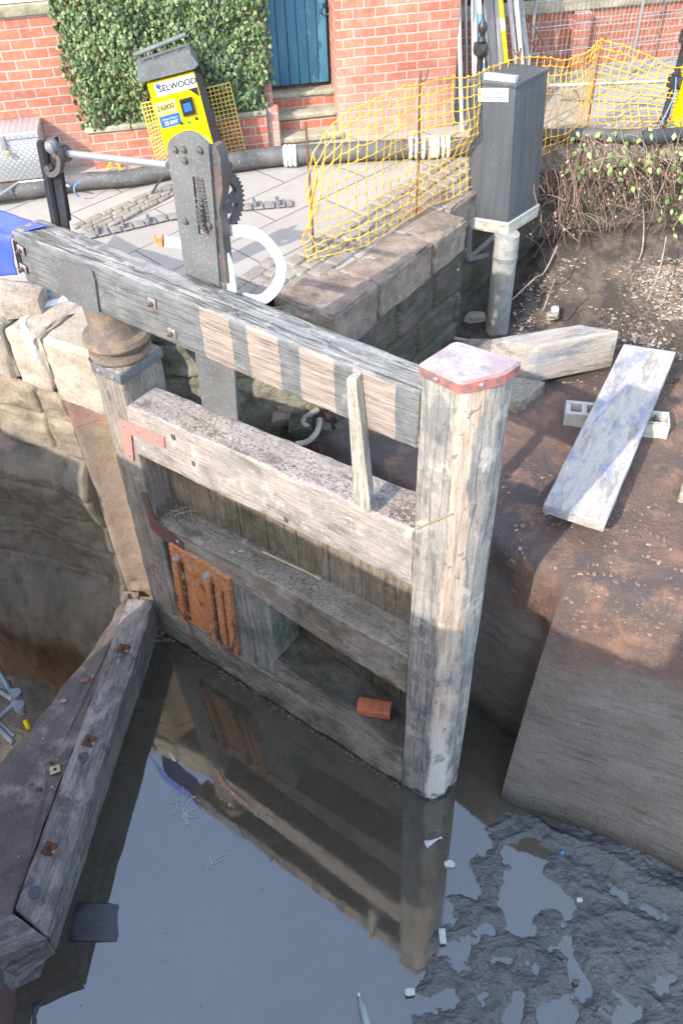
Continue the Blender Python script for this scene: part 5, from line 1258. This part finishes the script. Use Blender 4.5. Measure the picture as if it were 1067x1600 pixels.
# ---- cast iron railing posts
def rpost(u,v,label,h=1.0,lean=None,s=1.0):
    b=P(u,v,GZ); o=empty('railing_post',b,0,label,'railing post','black cast iron railing posts')
    def L(pr): return lathe([(r*s,z*s) for r,z in pr],16)
    L([(.05,0),(.055,.02),(.05,.05),(.036,.07),(.032,.30),(.035,.33)]).build('lower_shaft',M['blackiron'],o)
    L([(.032,.42),(.036,.45),(.028,.50),(.028,.66),(.036,.69)]).build('upper_shaft',M['blackiron'],o)
    for z in (.33,.69):
        q=MB(); w=.045*s; q.v=[Vector((x*w,y*w,z*s+(0 if k==0 else .1*s))) for k in (0,1) for x,y in ((-1,-1),(1,-1),(1,1),(-1,1))]+[Vector((0,-1.6*w,(z+.05)*s)),Vector((1.6*w,0,(z+.05)*s)),Vector((0,1.6*w,(z+.05)*s)),Vector((-1.6*w,0,(z+.05)*s))]
        q.f=[(3,2,1,0),(4,5,6,7)]
        for a,b_,c_,d_,e in ((0,1,5,4,8),(1,2,6,5,9),(2,3,7,6,10),(3,0,4,7,11)): q.f+=[(a,b_,e),(b_,c_,e),(c_,d_,e),(d_,a,e)]
        q.build('socket_block',M['blackiron'],o,smooth=False)
    L([(.03,.79),(.04,.81),(.02,.84),(.024,.86),(.04,.89),(.042,.91),(.03,.94),(.012,.96),(.01,.975),(.0,.98)]).build('finial',M['blackiron'],o)
    return o
r1=rpost(1034,197,'black cast iron railing post beside the yellow post at the right edge',s=.92)
r1.rotation_euler=(0,R_(3.5),R_(10))
r2=rpost(741,215,'black cast iron railing post in front of the leaning poles',s=.92); r2.rotation_euler=(0,0,R_(10))
def VP(u,v,b): return V(u,v,b)
q=P(1034,197,GZ)
tube([V(860,134,P(850,170,GZ)),Vector((q.x+.03,q.y,GZ+.36))],.018,10).build('railing_rail',M['galv'],label='grey metal rail running to the black railing post from behind the net',cat='rail')
for z,nm in ((.36,'lower'),(.70,'upper')):
    tube([Vector((q.x+.03,q.y,GZ+z)),Vector((q.x+1.5,q.y+.1,GZ+z))],.014,8).build('railing_rail',M['blackiron'],label=nm+' short black rail leaving the post to the right edge',cat='rail')
yb=P(1062,195,GZ); lathe([(.085,0),(.085,.9),(.07,.94),(.0,.96)],24,yb).fn(lambda p:p+Vector((0,0,0))).build('yellow_bollard',M['yellow'],label='bright yellow post cut by the right edge of the picture',cat='post')
tube(smoothp([P(1045,120,GZ)*0+V(1047,120,(q.x,q.y-.06)),V(1040,150,(q.x,q.y-.1)),V(1020,195,(q.x-.1,q.y-.2)),P(1001,235,2.62)],5),.005,6).build('cord',M['bluep2'],label='thin blue cord tied from the railing post over the coping',cat='cord')
# ---- wire site fence
fe=empty('mesh_fence',mat=bmw,label='tall galvanised wire mesh fence in front of the rear building',cat='fence')
fx0=BF.loc(828,80,.75)[0]; fm=MB()
i=0; x=fx0
while x<fx0+1.9:
    t=tube([(x,.75+.0,2.68),(x+.004*math.sin(i),.75,4.6)],.0028,4); fm.add(t.v,t.f); x+=.042; i+=1
for z in [2.7+.21*k for k in range(10)]:
    t=tube([(fx0,.748,z),(fx0+1.9,.748,z+.02)],.0035,4); fm.add(t.v,t.f)
fm.build('wire_panel',M['galv'],fe)
for x in (fx0,fx0+1.0,fx0+1.9): tube([(x,.745,2.65),(x,.745,4.7)],.014,8).build('fence_post',M['galv'],fe)
# ---- yellow barrier net and pins
M['net']=paint('orange_yellow_net',(.88,.47,.03),(.8,.42,.03),.5,dirt=.0,bump=0)
BT=[((484,409),(492,300)),((500,404),(503,235)),((528,396),(533,192)),((573,380),(577,160)),((612,357),(612,143)),((652,334),(640,130)),((690,315),(690,122)),((727,297),(716,116)),((760,275),(748,100)),((792,262),(775,90)),((830,250),(820,90)),((862,238),(866,91)),((893,222),(915,82)),((918,204),(958,60))]
def netbuild(BT,rows,colstep,name,label,sd,extra=.0):
    bots=[P(*b,GZ+.02) for b,t in BT]; tops=[V(*t,(bb.x,bb.y)) for (b,t),bb in zip(BT,bots)]
    bs=smoothp(bots,8); ts=smoothp(tops,8)
    # resample by arc length
    acc=[0]
    for a,b in zip(bs,bs[1:]): acc.append(acc[-1]+(b-a).length)
    n=int(acc[-1]/colstep); cols=[]
    for i in range(n+1):
        s=acc[-1]*i/n; k=max(j for j in range(len(acc)) if acc[j]<=s+1e-9); k=min(k,len(bs)-2); t=(s-acc[k])/max(1e-9,acc[k+1]-acc[k])
        cols.append((bs[k].lerp(bs[k+1],t),ts[k].lerp(ts[k+1],t),i))
    m=MB(); grid=[]
    for b,t,i in cols:
        c=[]
        for r in range(rows+1):
            f=r/rows; p=b.lerp(t,f); w=math.sin(math.pi*f)
            p=p+Vector((.03*nz((i*.3,r*.3,0),1,sd)+.10*nz((i*.12,f*1.5,0),1,sd+2)*w,.05*nz((i*.3,r*.4,0),1,sd+5)+.12*nz((i*.1,f*2,0),1,sd+7)*w,.014*nz((i*.9,r*.9,0),1,sd+3)))
            if i<3: p+=Vector((.02*nz((r*2.,i,0),1,8),.02*nz((r*2.,i,0),1,9),0))
            c.append(p)
        grid.append(c)
    W=.0037
    for i,c in enumerate(grid):
        for r in range(rows+1):
            if r<rows: t=tube([c[r],c[r+1]],W*.8,4); m.add(t.v,t.f)
            if i<len(grid)-1:
                a=c[r];b=grid[i+1][r]; mid=(a+b)/2+Vector((0,0,-.006)); t=tube([a,mid,b],W,4,rad=[W*1.3,W*.8,W*1.3]); m.add(t.v,t.f)
            q=stone(c[r],(W*2.0,W*1.3,W*2.0),0,0,1); m.add(q.v,q.f)
    return m.build(name,M['net'],label=label,cat='barrier net')
netbuild(BT,12,.068,'barrier_net','orange-yellow plastic barrier net strung on rusty pins around the basin',1)
BT2=[((918,204),(962,64)),((945,203),(985,70)),((975,200),(1003,82)),((1005,198),(1018,95)),((1040,196),(1042,105)),((1075,196),(1075,105))]
netbuild(BT2,12,.075,'barrier_net','slack end of the yellow barrier net hanging beside the black railing post',6)
def pin(bot,topv,zt,label,name='barrier_pin'):
    b=P(*bot,GZ-.05); t=P(*topv,zt) if zt else V(*topv,(b.x,b.y))
    o=empty(name,b,0,label,'barrier pin','rusty hooked barrier pins'); T=t-b
    tube([Vector((0,0,0)),T*.5+Vector((.004,0,0)),T],.008,8).build('rod',M['rebar'],o)
    hk=[T*.97,T*.95+Vector((-.02,-.0,-.0)),T*.96+Vector((-.04,0,.0)),T*.985+Vector((-.048,0,.01))]
    if 'second' in label or 'third' in label: hk=[T*.95,T*.94+Vector((.02,0,0)),T*.96+Vector((.04,0,0)),T*.99+Vector((.05,0,.02))]
    tube(smoothp(hk,4),.006,6).build('hook',M['rebar'],o)
    return o
pin((491,408),(489,190),None,'rusty hooked pin at the gathered left end of the net')
pin((650,346),(622,112),None,'second rusty pin, stuck in the long coping stone')
pin((915,208),(962,55),None,'third rusty pin, leaning right behind the cabinet')
pin((795,250),(794,75),None,'fourth pin hidden low behind the cabinet with its tip by the yellow pole')
# ---- hoses
def hose(pts,z,r,mat,name,label,ribs=None):
    path=smoothp([P(u,v,z) for u,v in pts],8); n=len(path); rad=[r*(1+.05*nz((i*.35,0,0),1,r*99)+ .015*math.sin(i*2.2)) for i in range(n)]
    m=tube(path,r,20,rad); return m.build(name,mat,label=label,cat='hose')
M['hose']=paint('dusty_black_hose',(.055,.057,.06),(.125,.12,.112),.6,dirt=.45,bump=.3,dirtc=(.36,.34,.3),sc=.8)
M['hosedark']=paint('black_hose',(.03,.033,.04),(.07,.072,.075),.5,dirt=.3,bump=.2)
h1=hose([(-60,308),(0,302),(60,294),(130,283),(200,278),(262,266),(300,262)],GZ+.065,.062,M['hose'],'suction_hose','dusty black hose lying along the paving left of the gear stand')
h2=hose([(330,258),(370,252),(430,244),(500,240),(560,236),(640,232),(700,230),(735,229)],GZ+.075,.072,M['hose'],'suction_hose','thick grey-black hose lying in front of the steps')
hose([(820,215),(860,212),(900,211),(950,212),(1000,213)],GZ+.06,.052,M['hose'],'suction_hose','grey hose behind the cabinet on the far coping')
hose([(1000,216),(1040,212),(1067,210),(1120,206)],GZ+.05,.058,M['hosedark'],'suction_hose','shiny black hose at the right edge on the coping')
def rings(cu,z,r,k,dx,label,mt='white',dy=0):
    o=empty('hose_coupling',P(*cu,z),0,label,'hose coupling','hose couplings'); i0=Matrix.Translation(-o.location)
    for i in range(k):
        a=P(cu[0]+(i-k/2)*dx,cu[1]+(i-k/2)*dy,z); b=P(cu[0]+(i-k/2)*dx+dx*.5,cu[1]+(i-k/2)*dy+dy*.5,z); d=(b-a).normalized()
        tube([a-d*.01,a,a+d*.014,a+d*.02],r,24,rad=[r*.98,r*1.05,r*1.05,r*.98]).xf(i0).build('clamp_ring',M[mt],o)
    return o
rings((256,263),GZ+.065,.068,4,7,'grey ribbed coupling behind the gear stand','galv',-1)
rings((655,231),GZ+.075,.08,3,10,'white ringed coupling seen through the net left of the cabinet','white',-.2); 
o=rings((690,229),GZ+.078,.080,4,8,'larger white coupling right beside the cabinet','white',-.2)
tube([P(668,230,GZ+.08),P(684,229,GZ+.08)],.086,20).xf(Matrix.Translation(-o.location)).build('flange',M['white'],o)
rings((456,243),GZ+.075,.080,3,7,'white strap lying over the hose in front of the steps','white',-.3)
tube([P(-60,322,GZ+.02),P(0,305,GZ+.11),P(30,285,GZ+.13),P(70,281,GZ+.13),P(110,291,GZ+.12)],.01,8).build('thin_hose',M['galv'],label='thin grey cable looping over the left hose',cat='cable')
tube(smoothp([P(127,283,GZ+.14),P(118,289,GZ+.13),P(117,300,GZ+.09),P(124,307,GZ+.02)],5),.006,6).build('cord',M['bluep2'],label='light blue cord looped round the left hose',cat='cord')
tube(smoothp([P(238,302,GZ+.01),P(245,290,GZ+.08),P(256,275,GZ+.15)],5),.009,6).build('black_cable',M['hosedark'],label='black cable hanging off the coupling behind the gear stand',cat='cable')
yc=[(128,276),(135,269),(150,268),(160,273),(170,274),(168,262),(175,253),(186,256),(192,270),(200,272)]
tube(smoothp([BF.W(BF.loc(u,v,-.16)[0],-.16-.02*(i%3),BF.loc(u,v,-.16)[1]) for i,(u,v) in enumerate(yc)],6),.008,6).build('yellow_cable',M['yellow'],label='coiled bright yellow cable behind the left hose',cat='cable')
tube(smoothp([BF.W(BF.loc(u,v,-.13)[0],-.13,BF.loc(u,v,-.13)[1]) for i,(u,v) in enumerate([(130,272),(145,271),(160,270),(172,276),(190,274),(196,271)])],6),.008,6).build('yellow_cable',M['yellow'],label='second strand of yellow cable lying behind the coil',cat='cable')
# ---- chequer plate toolbox
def cheq():
    n=N('chequer_plate'); v=n.map((1,1,1),rot=(0,R_(45),0)); s=n.sep(v)
    a=n.math('ABSOLUTE',n.math('SUBTRACT',n.math('FRACT',n.math('MULTIPLY',s[0],32.0)),.5)); b=n.math('ABSOLUTE',n.math('SUBTRACT',n.math('FRACT',n.math('MULTIPLY',s[2],32.0)),.5))
    k=n.math('MULTIPLY',n.ramp(a,[(.2,0),(.3,1)]),n.ramp(b,[(.05,0),(.2,1)]))
    col=n.mix(k,(.52,.53,.54),(.62,.63,.63)); col=n.mix(n.math('MULTIPLY',n.ramp(n.noise(4,6,.7),[(.5,0),(.7,1)]),.4),col,(.36,.36,.36))
    return n.out(col,.38,n.bump(k,.5,.004),metal=.55)
M['cheq']=cheq()
TB=empty('toolbox',mat=bmw,label='silver chequer plate site toolbox at the left edge against the wall',cat='toolbox')
ty=-.30; x1=BF.loc(58,206,ty)[0]; zt=BF.loc(20,208,ty)[1]; zb=BF.loc(20,283,ty)[1]; x0=x1-1.4
rbox(x0,x1,ty,-.02,zb,zt-.05,1,.006).build('body',M['cheq'],TB)
rbox(x0-.008,x1+.008,ty-.012,-.015,zt-.048,zt,1,.008).build('lid',M['cheq'],TB)
rbox(x1-.03,x1+.004,ty-.006,ty+.02,zb,zt-.05,1,.003).build('corner_strip',M['galv'],TB)
rbox(x0,x1,ty+.04,-.06,GZ-.01,zb-.001,1,.004).build('feet_rail',M['rust'],TB)
hx,hz=BF.loc(5,222,ty); hp=rbox(hx-.02,hx+.02,ty-.025,ty-.013,hz-.05,hz+.05,.1,.003).build('hasp',M['galv'],TB)
rbox(hx+.0,hx+.035,ty-.045,ty-.026,hz-.095,hz-.055,.1,.004).build('padlock',M['brass'],TB)
# ---- yellow pump control panel
py=-.42
pp=[BF.loc(u,v,py) for u,v in ((230,131),(303.5,112),(333,224),(262,243))]
pump=empty('pump_control_panel',mat=bmw,label='bright yellow pump control panel with black hood standing before the ivy',cat='control panel')
PB=poly_ext(pp,py,.20).build('panel_box',M['yellow'],pump)
vp_=[Vector((*q,0)) for q in pp]
def pu(s,t):
    a=vp_[0].lerp(vp_[1],s); b=vp_[3].lerp(vp_[2],s); q=a.lerp(b,t); return (q.x,q.y)
def ppoly(s0,t0,s1,t1,th,mat,name,par=PB,y=py):
    return poly_ext([pu(s0,t0),pu(s1,t0),pu(s1,t1),pu(s0,t1)],y-th,th).build(name,M[mat],par)
M['black']=paint('black_plastic',(.015,.017,.02),(.03,.03,.035),.4,dirt=.1)
poly_ext([pu(1.0,-.02),pu(1.13,.06),pu(1.18,1.1),pu(1.07,1.3),pu(1.02,1.05)],py-.01,.25).build('black_side',M['black'],pump)
hd=poly_ext([pu(-.16,-.06),pu(-.12,-.2),pu(1.03,-.24),pu(1.13,-.09),pu(1.02,-.05),pu(-.02,-.05)],py-.03,.26).build('hood',M['iron'],pump)
tube([(*pu(-.12,-.33)[:1],py+.1,pu(-.12,-.33)[1]),(pu(1.02,-.42)[0],py+.1,pu(1.02,-.42)[1])],.016,10).build('handle_bar',M['iron'],pump)
for s in (-.02,.25,.75,.97): tube([(pu(s,-.35)[0],py+.1,pu(s,-.35)[1]),(pu(s,-.12)[0],py+.1,pu(s,-.12)[1])],.006,6).build('handle_post',M['iron'],pump)
ppoly(.13,.02,.98,.20,.002,'white','name_plate'); ppoly(.03,.29,.36,.47,.002,'cream','number_label') if 'cream' in M else None
M['cream']=paint('cream_label',(.75,.68,.25),(.7,.62,.2),.5,dirt=0,bump=0); M['bluelab']=paint('blue_label',(.03,.14,.5),(.03,.12,.45),.5,dirt=0,bump=0); M['navy']=paint('navy_lettering',(.02,.02,.04),(.02,.02,.04),.5,dirt=0,bump=0); M['gold']=paint('brown_lettering',(.1,.08,.01),(.1,.08,.01),.5,dirt=0,bump=0)
ppoly(.02,.27,.46,.44,.002,'cream','number_label'); ppoly(.05,.46,.48,.62,.002,'bluelab','rating_label')
axx=(vp_[1]-vp_[0]).normalized(); azz=(vp_[0]-vp_[3]).normalized(); wpn=(vp_[1]-vp_[0]).length; hpn=(vp_[0]-vp_[3]).length
def ptext(txt,s,t,size,mat,name,y=py-.003,bold=0.0,sx=1.0):
    m=text_mb(txt,size,bold); c=pu(s,t)
    m.fn(lambda p:(c[0]+axx.x*p.x*sx+azz.x*p.y,y-p.z*1.0,c[1]+axx.y*p.x*sx+azz.y*p.y)).build(name,M[mat],PB,smooth=False)
ptext('SELWOOD',.60,.11,wpn*.165,'navy','lettering',bold=wpn*.004,sx=1.0); ptext('*',.2,.095,wpn*.26,'bluelab','star',bold=.002)
ptext('26800',.24,.355,wpn*.15,'gold','number',bold=.001); ptext('Electric Pump',.265,.51,wpn*.055,'white','small_lettering'); ptext('15 kW',.265,.57,wpn*.105,'white','rating',bold=.001)
ppoly(.55,.30,.82,.53,.02,'black','meter'); ppoly(.60,.36,.76,.47,.022,'bluelab','meter_screen')
for s,t,mt in ((.47,.61,'black'),(.62,.62,'greenl'),(.80,.60,'black'),(.25,.79,'black'),(.62,.83,'redbr')):
    if mt=='greenl': M['greenl']=paint('green_lamp',(.02,.3,.15),(.02,.25,.12),.3,dirt=0)
    c=pu(s,t); lathe([(0,0),(.011,0),(.011,.012),(0,.014)],12).xf(Matrix.Translation((c[0],py,c[1]))@Matrix.Rotation(R_(90),4,'X')).build('knob',M[mt],PB)
ppoly(.22,.79,.28,.89,.02,'black','switch')
for k in range(6):
    ppoly(.22,.90+k*.03,.55,.908+k*.03,.004,'cream','louvre') if k<3 else None
    ppoly(.62,.86+k*.033,.95,.868+k*.033,.004,'cream','louvre')
poly_ext([pu(.78,.19),pu(.98,.19),pu(.98,.33)],py-.002,.002).build('corner_flash',M['black'],PB)
# yellow wire guards either side
def guard(q,y,nx,nzz,label):
    v=[Vector((*BF.loc(u,w,y),0)) for u,w in q]; m=MB()
    def at(s,t): a=v[0].lerp(v[1],s); b=v[3].lerp(v[2],s); c=a.lerp(b,t); return Vector((c.x,y,c.y))
    for i in range(nx+1): t=tube([at(i/nx,0),at(i/nx,1)],.005 if i in(0,nx) else .0035,5); m.add(t.v,t.f)
    for j in range(nzz+1): t=tube([at(0,j/nzz),at(1,j/nzz)],.005 if j in (0,nzz) else .0035,5); m.add(t.v,t.f)
    m.build('wire_guard',M['net2'],label=label,cat='wire guard',group='yellow wire guards of the pump',mw=bmw)
M['net2']=paint('yellow_wire',(.72,.5,.1),(.65,.45,.1),.5,dirt=.1)
guard([(321,138),(359,129),(384,237),(343,246)],-.20,6,17,'yellow wire mesh guard to the right of the pump panel')
guard([(221,162),(243,157),(262,255),(250,268)],-.30,4,17,'yellow wire mesh guard to the left of the pump panel')
# ---- setts and iron heel grips in the paving
st=MB(); rr=random.Random(31)
def ground_uv(poly,s,t):
    a=poly[0].lerp(poly[1],s); b=poly[3].lerp(poly[2],s); return a.lerp(b,t)
q1=[P(112,352,GZ),P(268,285,GZ),P(275,303,GZ),P(135,375,GZ)]
rowsn=4; 
for j in range(rowsn):
    s=rr.uniform(0,.05)
    while s<.96:
        w=rr.uniform(.10,.2); a=ground_uv(q1,s,(j+.04)/rowsn); b=ground_uv(q1,min(1,s+w)-.008,(j+.04)/rowsn); c=ground_uv(q1,min(1,s+w)-.008,(j+.96)/rowsn); d=ground_uv(q1,s,(j+.96)/rowsn)
        zt=Vector((0,0,.006+rr.uniform(0,.006))); m=hexa([q-Vector((0,0,.02)) for q in (a,b,c,d)],[q+zt for q in (a,b,c,d)],.03,.009,.004,9,s*9); st.add(m.v,m.f); s+=w
q2=[P(395,425,GZ),P(495,380,GZ),P(735,265,GZ),P(640,300,GZ)]
# kerb-side setts between paving and copings
for j in range(3):
    s=0.02
    while s<3.2:
        w=rr.uniform(.11,.2); y0=.37+j*.115 if s>.5 else .52+j*.1
        m=rbox(s-.3,s-.3+w-.012,y0,y0+.105,GZ-.03,GZ+.006+rr.uniform(0,.012),.03,.02,.005,8,s*7+j,.01).xf(KF.mat()); st.add(m.v,m.f); s+=w
st.build('setts',M['iron_setts'],kind='structure')
gr=MB()
cut=[P(122,372,GZ),P(190,357,GZ),P(262,340,GZ),P(330,330,GZ),P(395,323,GZ),P(458,318,GZ)]
pth=smoothp(cut,4)
for i in range(len(pth)-1):
    a,b=pth[i],pth[i+1]; d=(b-a).normalized(); nn=Vector((-d.y,d.x,0))*.05; e=d*.006
    m=hexa([a+e-nn,b-e-nn,b-e+nn,a+e+nn],[q+Vector((0,0,.01)) for q in (a+e-nn,b-e-nn,b-e+nn,a+e+nn)],.03,.008,.003,9,i); gr.add(m.v,m.f)
gr.build('grip_setts',paint('dark_grip_setts',(.2,.19,.18),(.27,.25,.23),.8,dirt=.4,bump=.5,sc=3),kind='structure')
for i,(u,v) in enumerate(((153,362),(193,352),(232,345),(398,319),(434,317))):
    c=P(u,v,GZ+.01); m=rbox(-.012,.012,-.055,.055,0,.028,.02,.006,.003,9,i); m.build('heel_grip',M['iron'],label=['first raised iron foot grip from the left in the paving','second iron foot grip from the left','third iron foot grip, left of the gear stand','iron foot grip just right of the gear wheel','last iron foot grip at the right'][i],cat='foot grip',group='raised foot grips in the paving',mw=Matrix.Translation(c)@Matrix.Rotation(R_(10+90*0),4,'Z'))
# loose flat stone with blue cord, lower left of the tarp
slab([(0,476),(60,468),(72,440),(0,436)],[GZ+.1]*4,'flat_stone','flat pale stone block under the tarpaulin end',M['cope'],'stone block',.12)
tube(smoothp([P(24,470,GZ+.03),P(40,458,GZ+.06),P(52,462,GZ+.05),P(66,452,GZ+.05),P(80,458,GZ+.03),P(44,470,GZ+.02)],6),.012,7).build('blue_rag',paint('blue_rag',(.12,.28,.36),(.3,.36,.38),.8,dirt=.3),label='twisted blue and white rag on the lockside under the beam',cat='rag')
w_=MB(); t=ribbon([(0,0),(0,0)],.01,0,.01) if False else None
# white painted line over the coping
CT=bvh(*[o for o in COL.objects if o.name.startswith('coping_stone')])
def drape(px,w,name,mat,label,cat,tr=CT):
    m=MB(); L=smooth2(px,8); n=0
    for i,(u,v) in enumerate(L):
        a=L[max(0,i-1)];b=L[min(len(L)-1,i+1)]; dx,dy=b[0]-a[0],b[1]-a[1]; l=math.hypot(dx,dy)+1e-6; ww=w*(1+.5*nz((u*.1,v*.1,0),1,4))
        q=[]
        for k in (-1,0,1):
            p,nn=hit(tr,u-dy/l*ww*k,v+dx/l*ww*k)
            if p is None: break
            q.append(p+nn*.004)
        if len(q)==3:
            m.v+=q; n+=1
            if n>1: c=3*(n-2); m.f+=[(c,c+1,c+4,c+3),(c+1,c+2,c+5,c+4)]
    return m.build(name,M[mat],label=label,cat=cat)
drape([(117,461),(95,470),(62,481),(42,492),(36,505),(42,522),(52,545),(54,562)],4.5,'painted_line','white','thick white painted line running over the pale coping stone and down its face','painted line')
# =================================================================== BRAMBLES
M['bram']=islm('bramble_stem',[(.3,.2,.14),(.17,.11,.08),(.4,.3,.21),(.24,.14,.1),(.12,.085,.065),(.33,.2,.15)]); M['bleaf']=leafm('bramble_leaves',(.05,.1,.03),(.13,.21,.06),(.28,.36,.14)); M['dleaf']=leafm('dry_leaves',(.16,.09,.055),(.3,.19,.12),(.42,.3,.19),.8)
rr=random.Random(77)
br_o=empty('bramble',FW.W(1.2,0,2.4),0,'tangle of bare reddish bramble stems with green leaves hanging over the far wall','bramble')
ib=Matrix.Translation(-br_o.location)
sm=MB(); lm=MB(); dl=MB()
for i in range(1250):
    x=rr.uniform(-.1,4.3); hang=i%3
    if hang==0:
        p0=FW.W(x,rr.uniform(-.06,.15),GZ+rr.uniform(.0,.12)); L=rr.betavariate(2,3)*.95+.15; dd=Vector((rr.uniform(-.9,.9),-.8,rr.uniform(-.1,.6))).normalized(); dr=.30
    else:
        f=rr.random()**1.4; p0=FW.W(x,.02-.26*f+rr.gauss(0,.05),GZ+.05-.62*f+rr.gauss(0,.04)); L=rr.uniform(.12,.5); dd=Vector((rr.gauss(0,1),rr.gauss(-.2,.5),rr.gauss(0,.6))).normalized(); dr=.16
    pts=[p0]; n=rr.randint(5,8)
    for k in range(n):
        dd=(dd+Vector((rr.uniform(-.4,.4),rr.uniform(-.3,.25),-dr+rr.uniform(-.15,.15)))).normalized(); pts.append(pts[-1]+dd*L/n)
    pts=[Vector((p.x,p.y,max(p.z,1.66))) for p in pts]
    r0=rr.uniform(.0013,.0036); t=tube(smoothp(pts,3),r0,4); sm.add(t.v,t.f)
    for k in range(rr.randint(0,3)):
        q=rr.choice(pts[:5])+Vector((rr.gauss(0,.03),rr.gauss(0,.03),rr.gauss(0,.03))); leaf(dl,q,Vector((rr.gauss(0,.6),-1,rr.gauss(.6,.5))),Vector((rr.gauss(0,.5),0,-1)),rr.uniform(.010,.022),1)
for i in range(2600):
    x=rr.uniform(-.1,4.3); f=rr.random()**1.6; q=FW.W(x,.12-.34*f+rr.gauss(0,.03),GZ+.07-f*.45+rr.gauss(0,.03)+.04*nz((x*4,0,0),1,3))
    leaf(dl,q,Vector((rr.gauss(0,.7),-1,rr.gauss(.6,.6))),Vector((rr.gauss(0,.6),0,-1)),rr.uniform(.007,.018),1)
for i in range(1050):
    x=1.78+rr.gauss(0,.24) if i<760 else rr.uniform(0,3.5)
    f=rr.random(); q=FW.W(x,-.02-.34*min(1,f*1.6)+rr.gauss(0,.06),GZ+.1-f*(.74 if i<760 else .2)+rr.gauss(0,.05))
    if i>=760 and nz((q.x*4,q.z*4,0),1,1)<.0: continue
    leaf(lm,q,Vector((rr.gauss(0,.5),-1,rr.gauss(.6,.4))),Vector((rr.gauss(0,.5),0,-1)),rr.uniform(.022,.05),1)
sm.xf(ib).build('stems',M['bram'],br_o); lm.xf(ib).build('green_leaves',M['bleaf'],br_o,smooth=False); dl.xf(ib).build('dry_leaves',M['dleaf'],br_o,smooth=False)
# long loose stems trailing to the pipe foot
for i,pts in enumerate(([(870,385),(850,425),(835,435),(800,468)],[(866,437),(857,460),(848,485),(842,490)],[(1003,300),(1005,360),(1000,400),(985,415)],[(1040,370),(1030,420),(1010,470)])):
    tube(smoothp([P(u,v,2.15-.14*k) for k,(u,v) in enumerate(pts)],5),.006,6).build('dead_stem',M['cope'],label=['long dead stem sloping down to the foot of the pipe','short dead stem with a scrap of rag right of the pipe','dead stem hanging in the dark hollow under the brambles','dead stem hanging at the far right over the litter'][i],cat='dead stem')
# weeds growing from the wall by the cabinet
wd=MB()
for i in range(40):
    c=P(705+rr.gauss(0,10),385+rr.gauss(0,14),2.3)+Vector((rr.gauss(0,.02),-.03,0)); leaf(wd,c,Vector((-.6,-1,rr.gauss(.4,.4))),Vector((rr.gauss(0,.5),0,-1)),rr.uniform(.012,.022),1)
wo=empty('wall_weed',P(705,385,2.3),0,'small green weed rooted in the basin wall left of the cabinet','weed'); iw_=Matrix.Translation(-wo.location); wd.xf(iw_).build('leaves',M['bleaf'],wo,smooth=False)
ws=MB()
for i in range(7):
    a=P(705,392,2.28); b=P(705+rr.gauss(0,12),380+rr.gauss(0,14),2.31); t=tube([a,(a+b)/2+Vector((0,-.02,0)),b],.002,5); ws.add(t.v,t.f)
ws.xf(iw_).build('stems',M['bram'],wo)
# =================================================================== unseen brick walls added behind the camera, shaped to shade the lower gate
PF=Frame(G.W(0,-3.0,0),G.ang)
rbox(-.12,4.6,-.3,0,-.5,4.06,8,.01).build('added_shade_wall',M['brick3'],label='long unseen brick wall added behind the viewpoint to shade the lower gate',cat='added shade wall',mw=PF.mat())
rbox(-6,-.56,-.3,0,-.5,3.72,8,.01).build('added_shade_wall',M['brick3'],label='lower unseen brick wall added behind the viewpoint to shade the left lock wall',cat='added shade wall',mw=PF.mat())  # gap left between the added walls so sun reaches the quoin

# bare tree behind the added walls, its branches dapple the light on the gate and bank
tr_=empty('bare_tree',G.W(3.2,-5.2,0),0,'bare winter tree growing behind the added shade wall','tree')
rr=random.Random(5); tm=MB(); itr=Matrix.Translation(-tr_.location)
t=tube(smoothp([G.W(3.2,-5.2,0),G.W(3.1,-5.1,2),G.W(3.2,-5.0,3.6),G.W(3.4,-4.9,6.2)],5),.09,10,None); t.xf(itr).build('trunk',M['bram'],tr_)
def branch(p,d,L,r,lv):
    pts=[p]; dd=d.normalized(); n=6
    for k in range(n): dd=(dd+Vector((rr.gauss(0,.22),rr.gauss(0,.22),rr.gauss(.02,.15)))).normalized(); pts.append(pts[-1]+dd*L/n)
    q=tube(pts,r,5,rad=[r*(1-.12*i) for i in range(n+1)]); tm.add(q.v,q.f)
    if lv>0:
        for k in range(4): branch(pts[rr.randint(2,n)],dd+Vector((rr.gauss(0,.7),rr.gauss(0,.7),rr.gauss(0,.5))),L*rr.uniform(.5,.75),r*.55,lv-1)
for k in range(12):
    z=rr.uniform(3.6,6.0); branch(G.W(3.3,-5.05,z),G.X*rr.choice((-1,1))*rr.uniform(.6,1)+Vector((0,0,rr.uniform(-.1,.4)))+G.Y*rr.uniform(-.3,.3),rr.uniform(1.2,2.2),.03,2)
tm.xf(itr).build('branches',M['bram'],tr_)
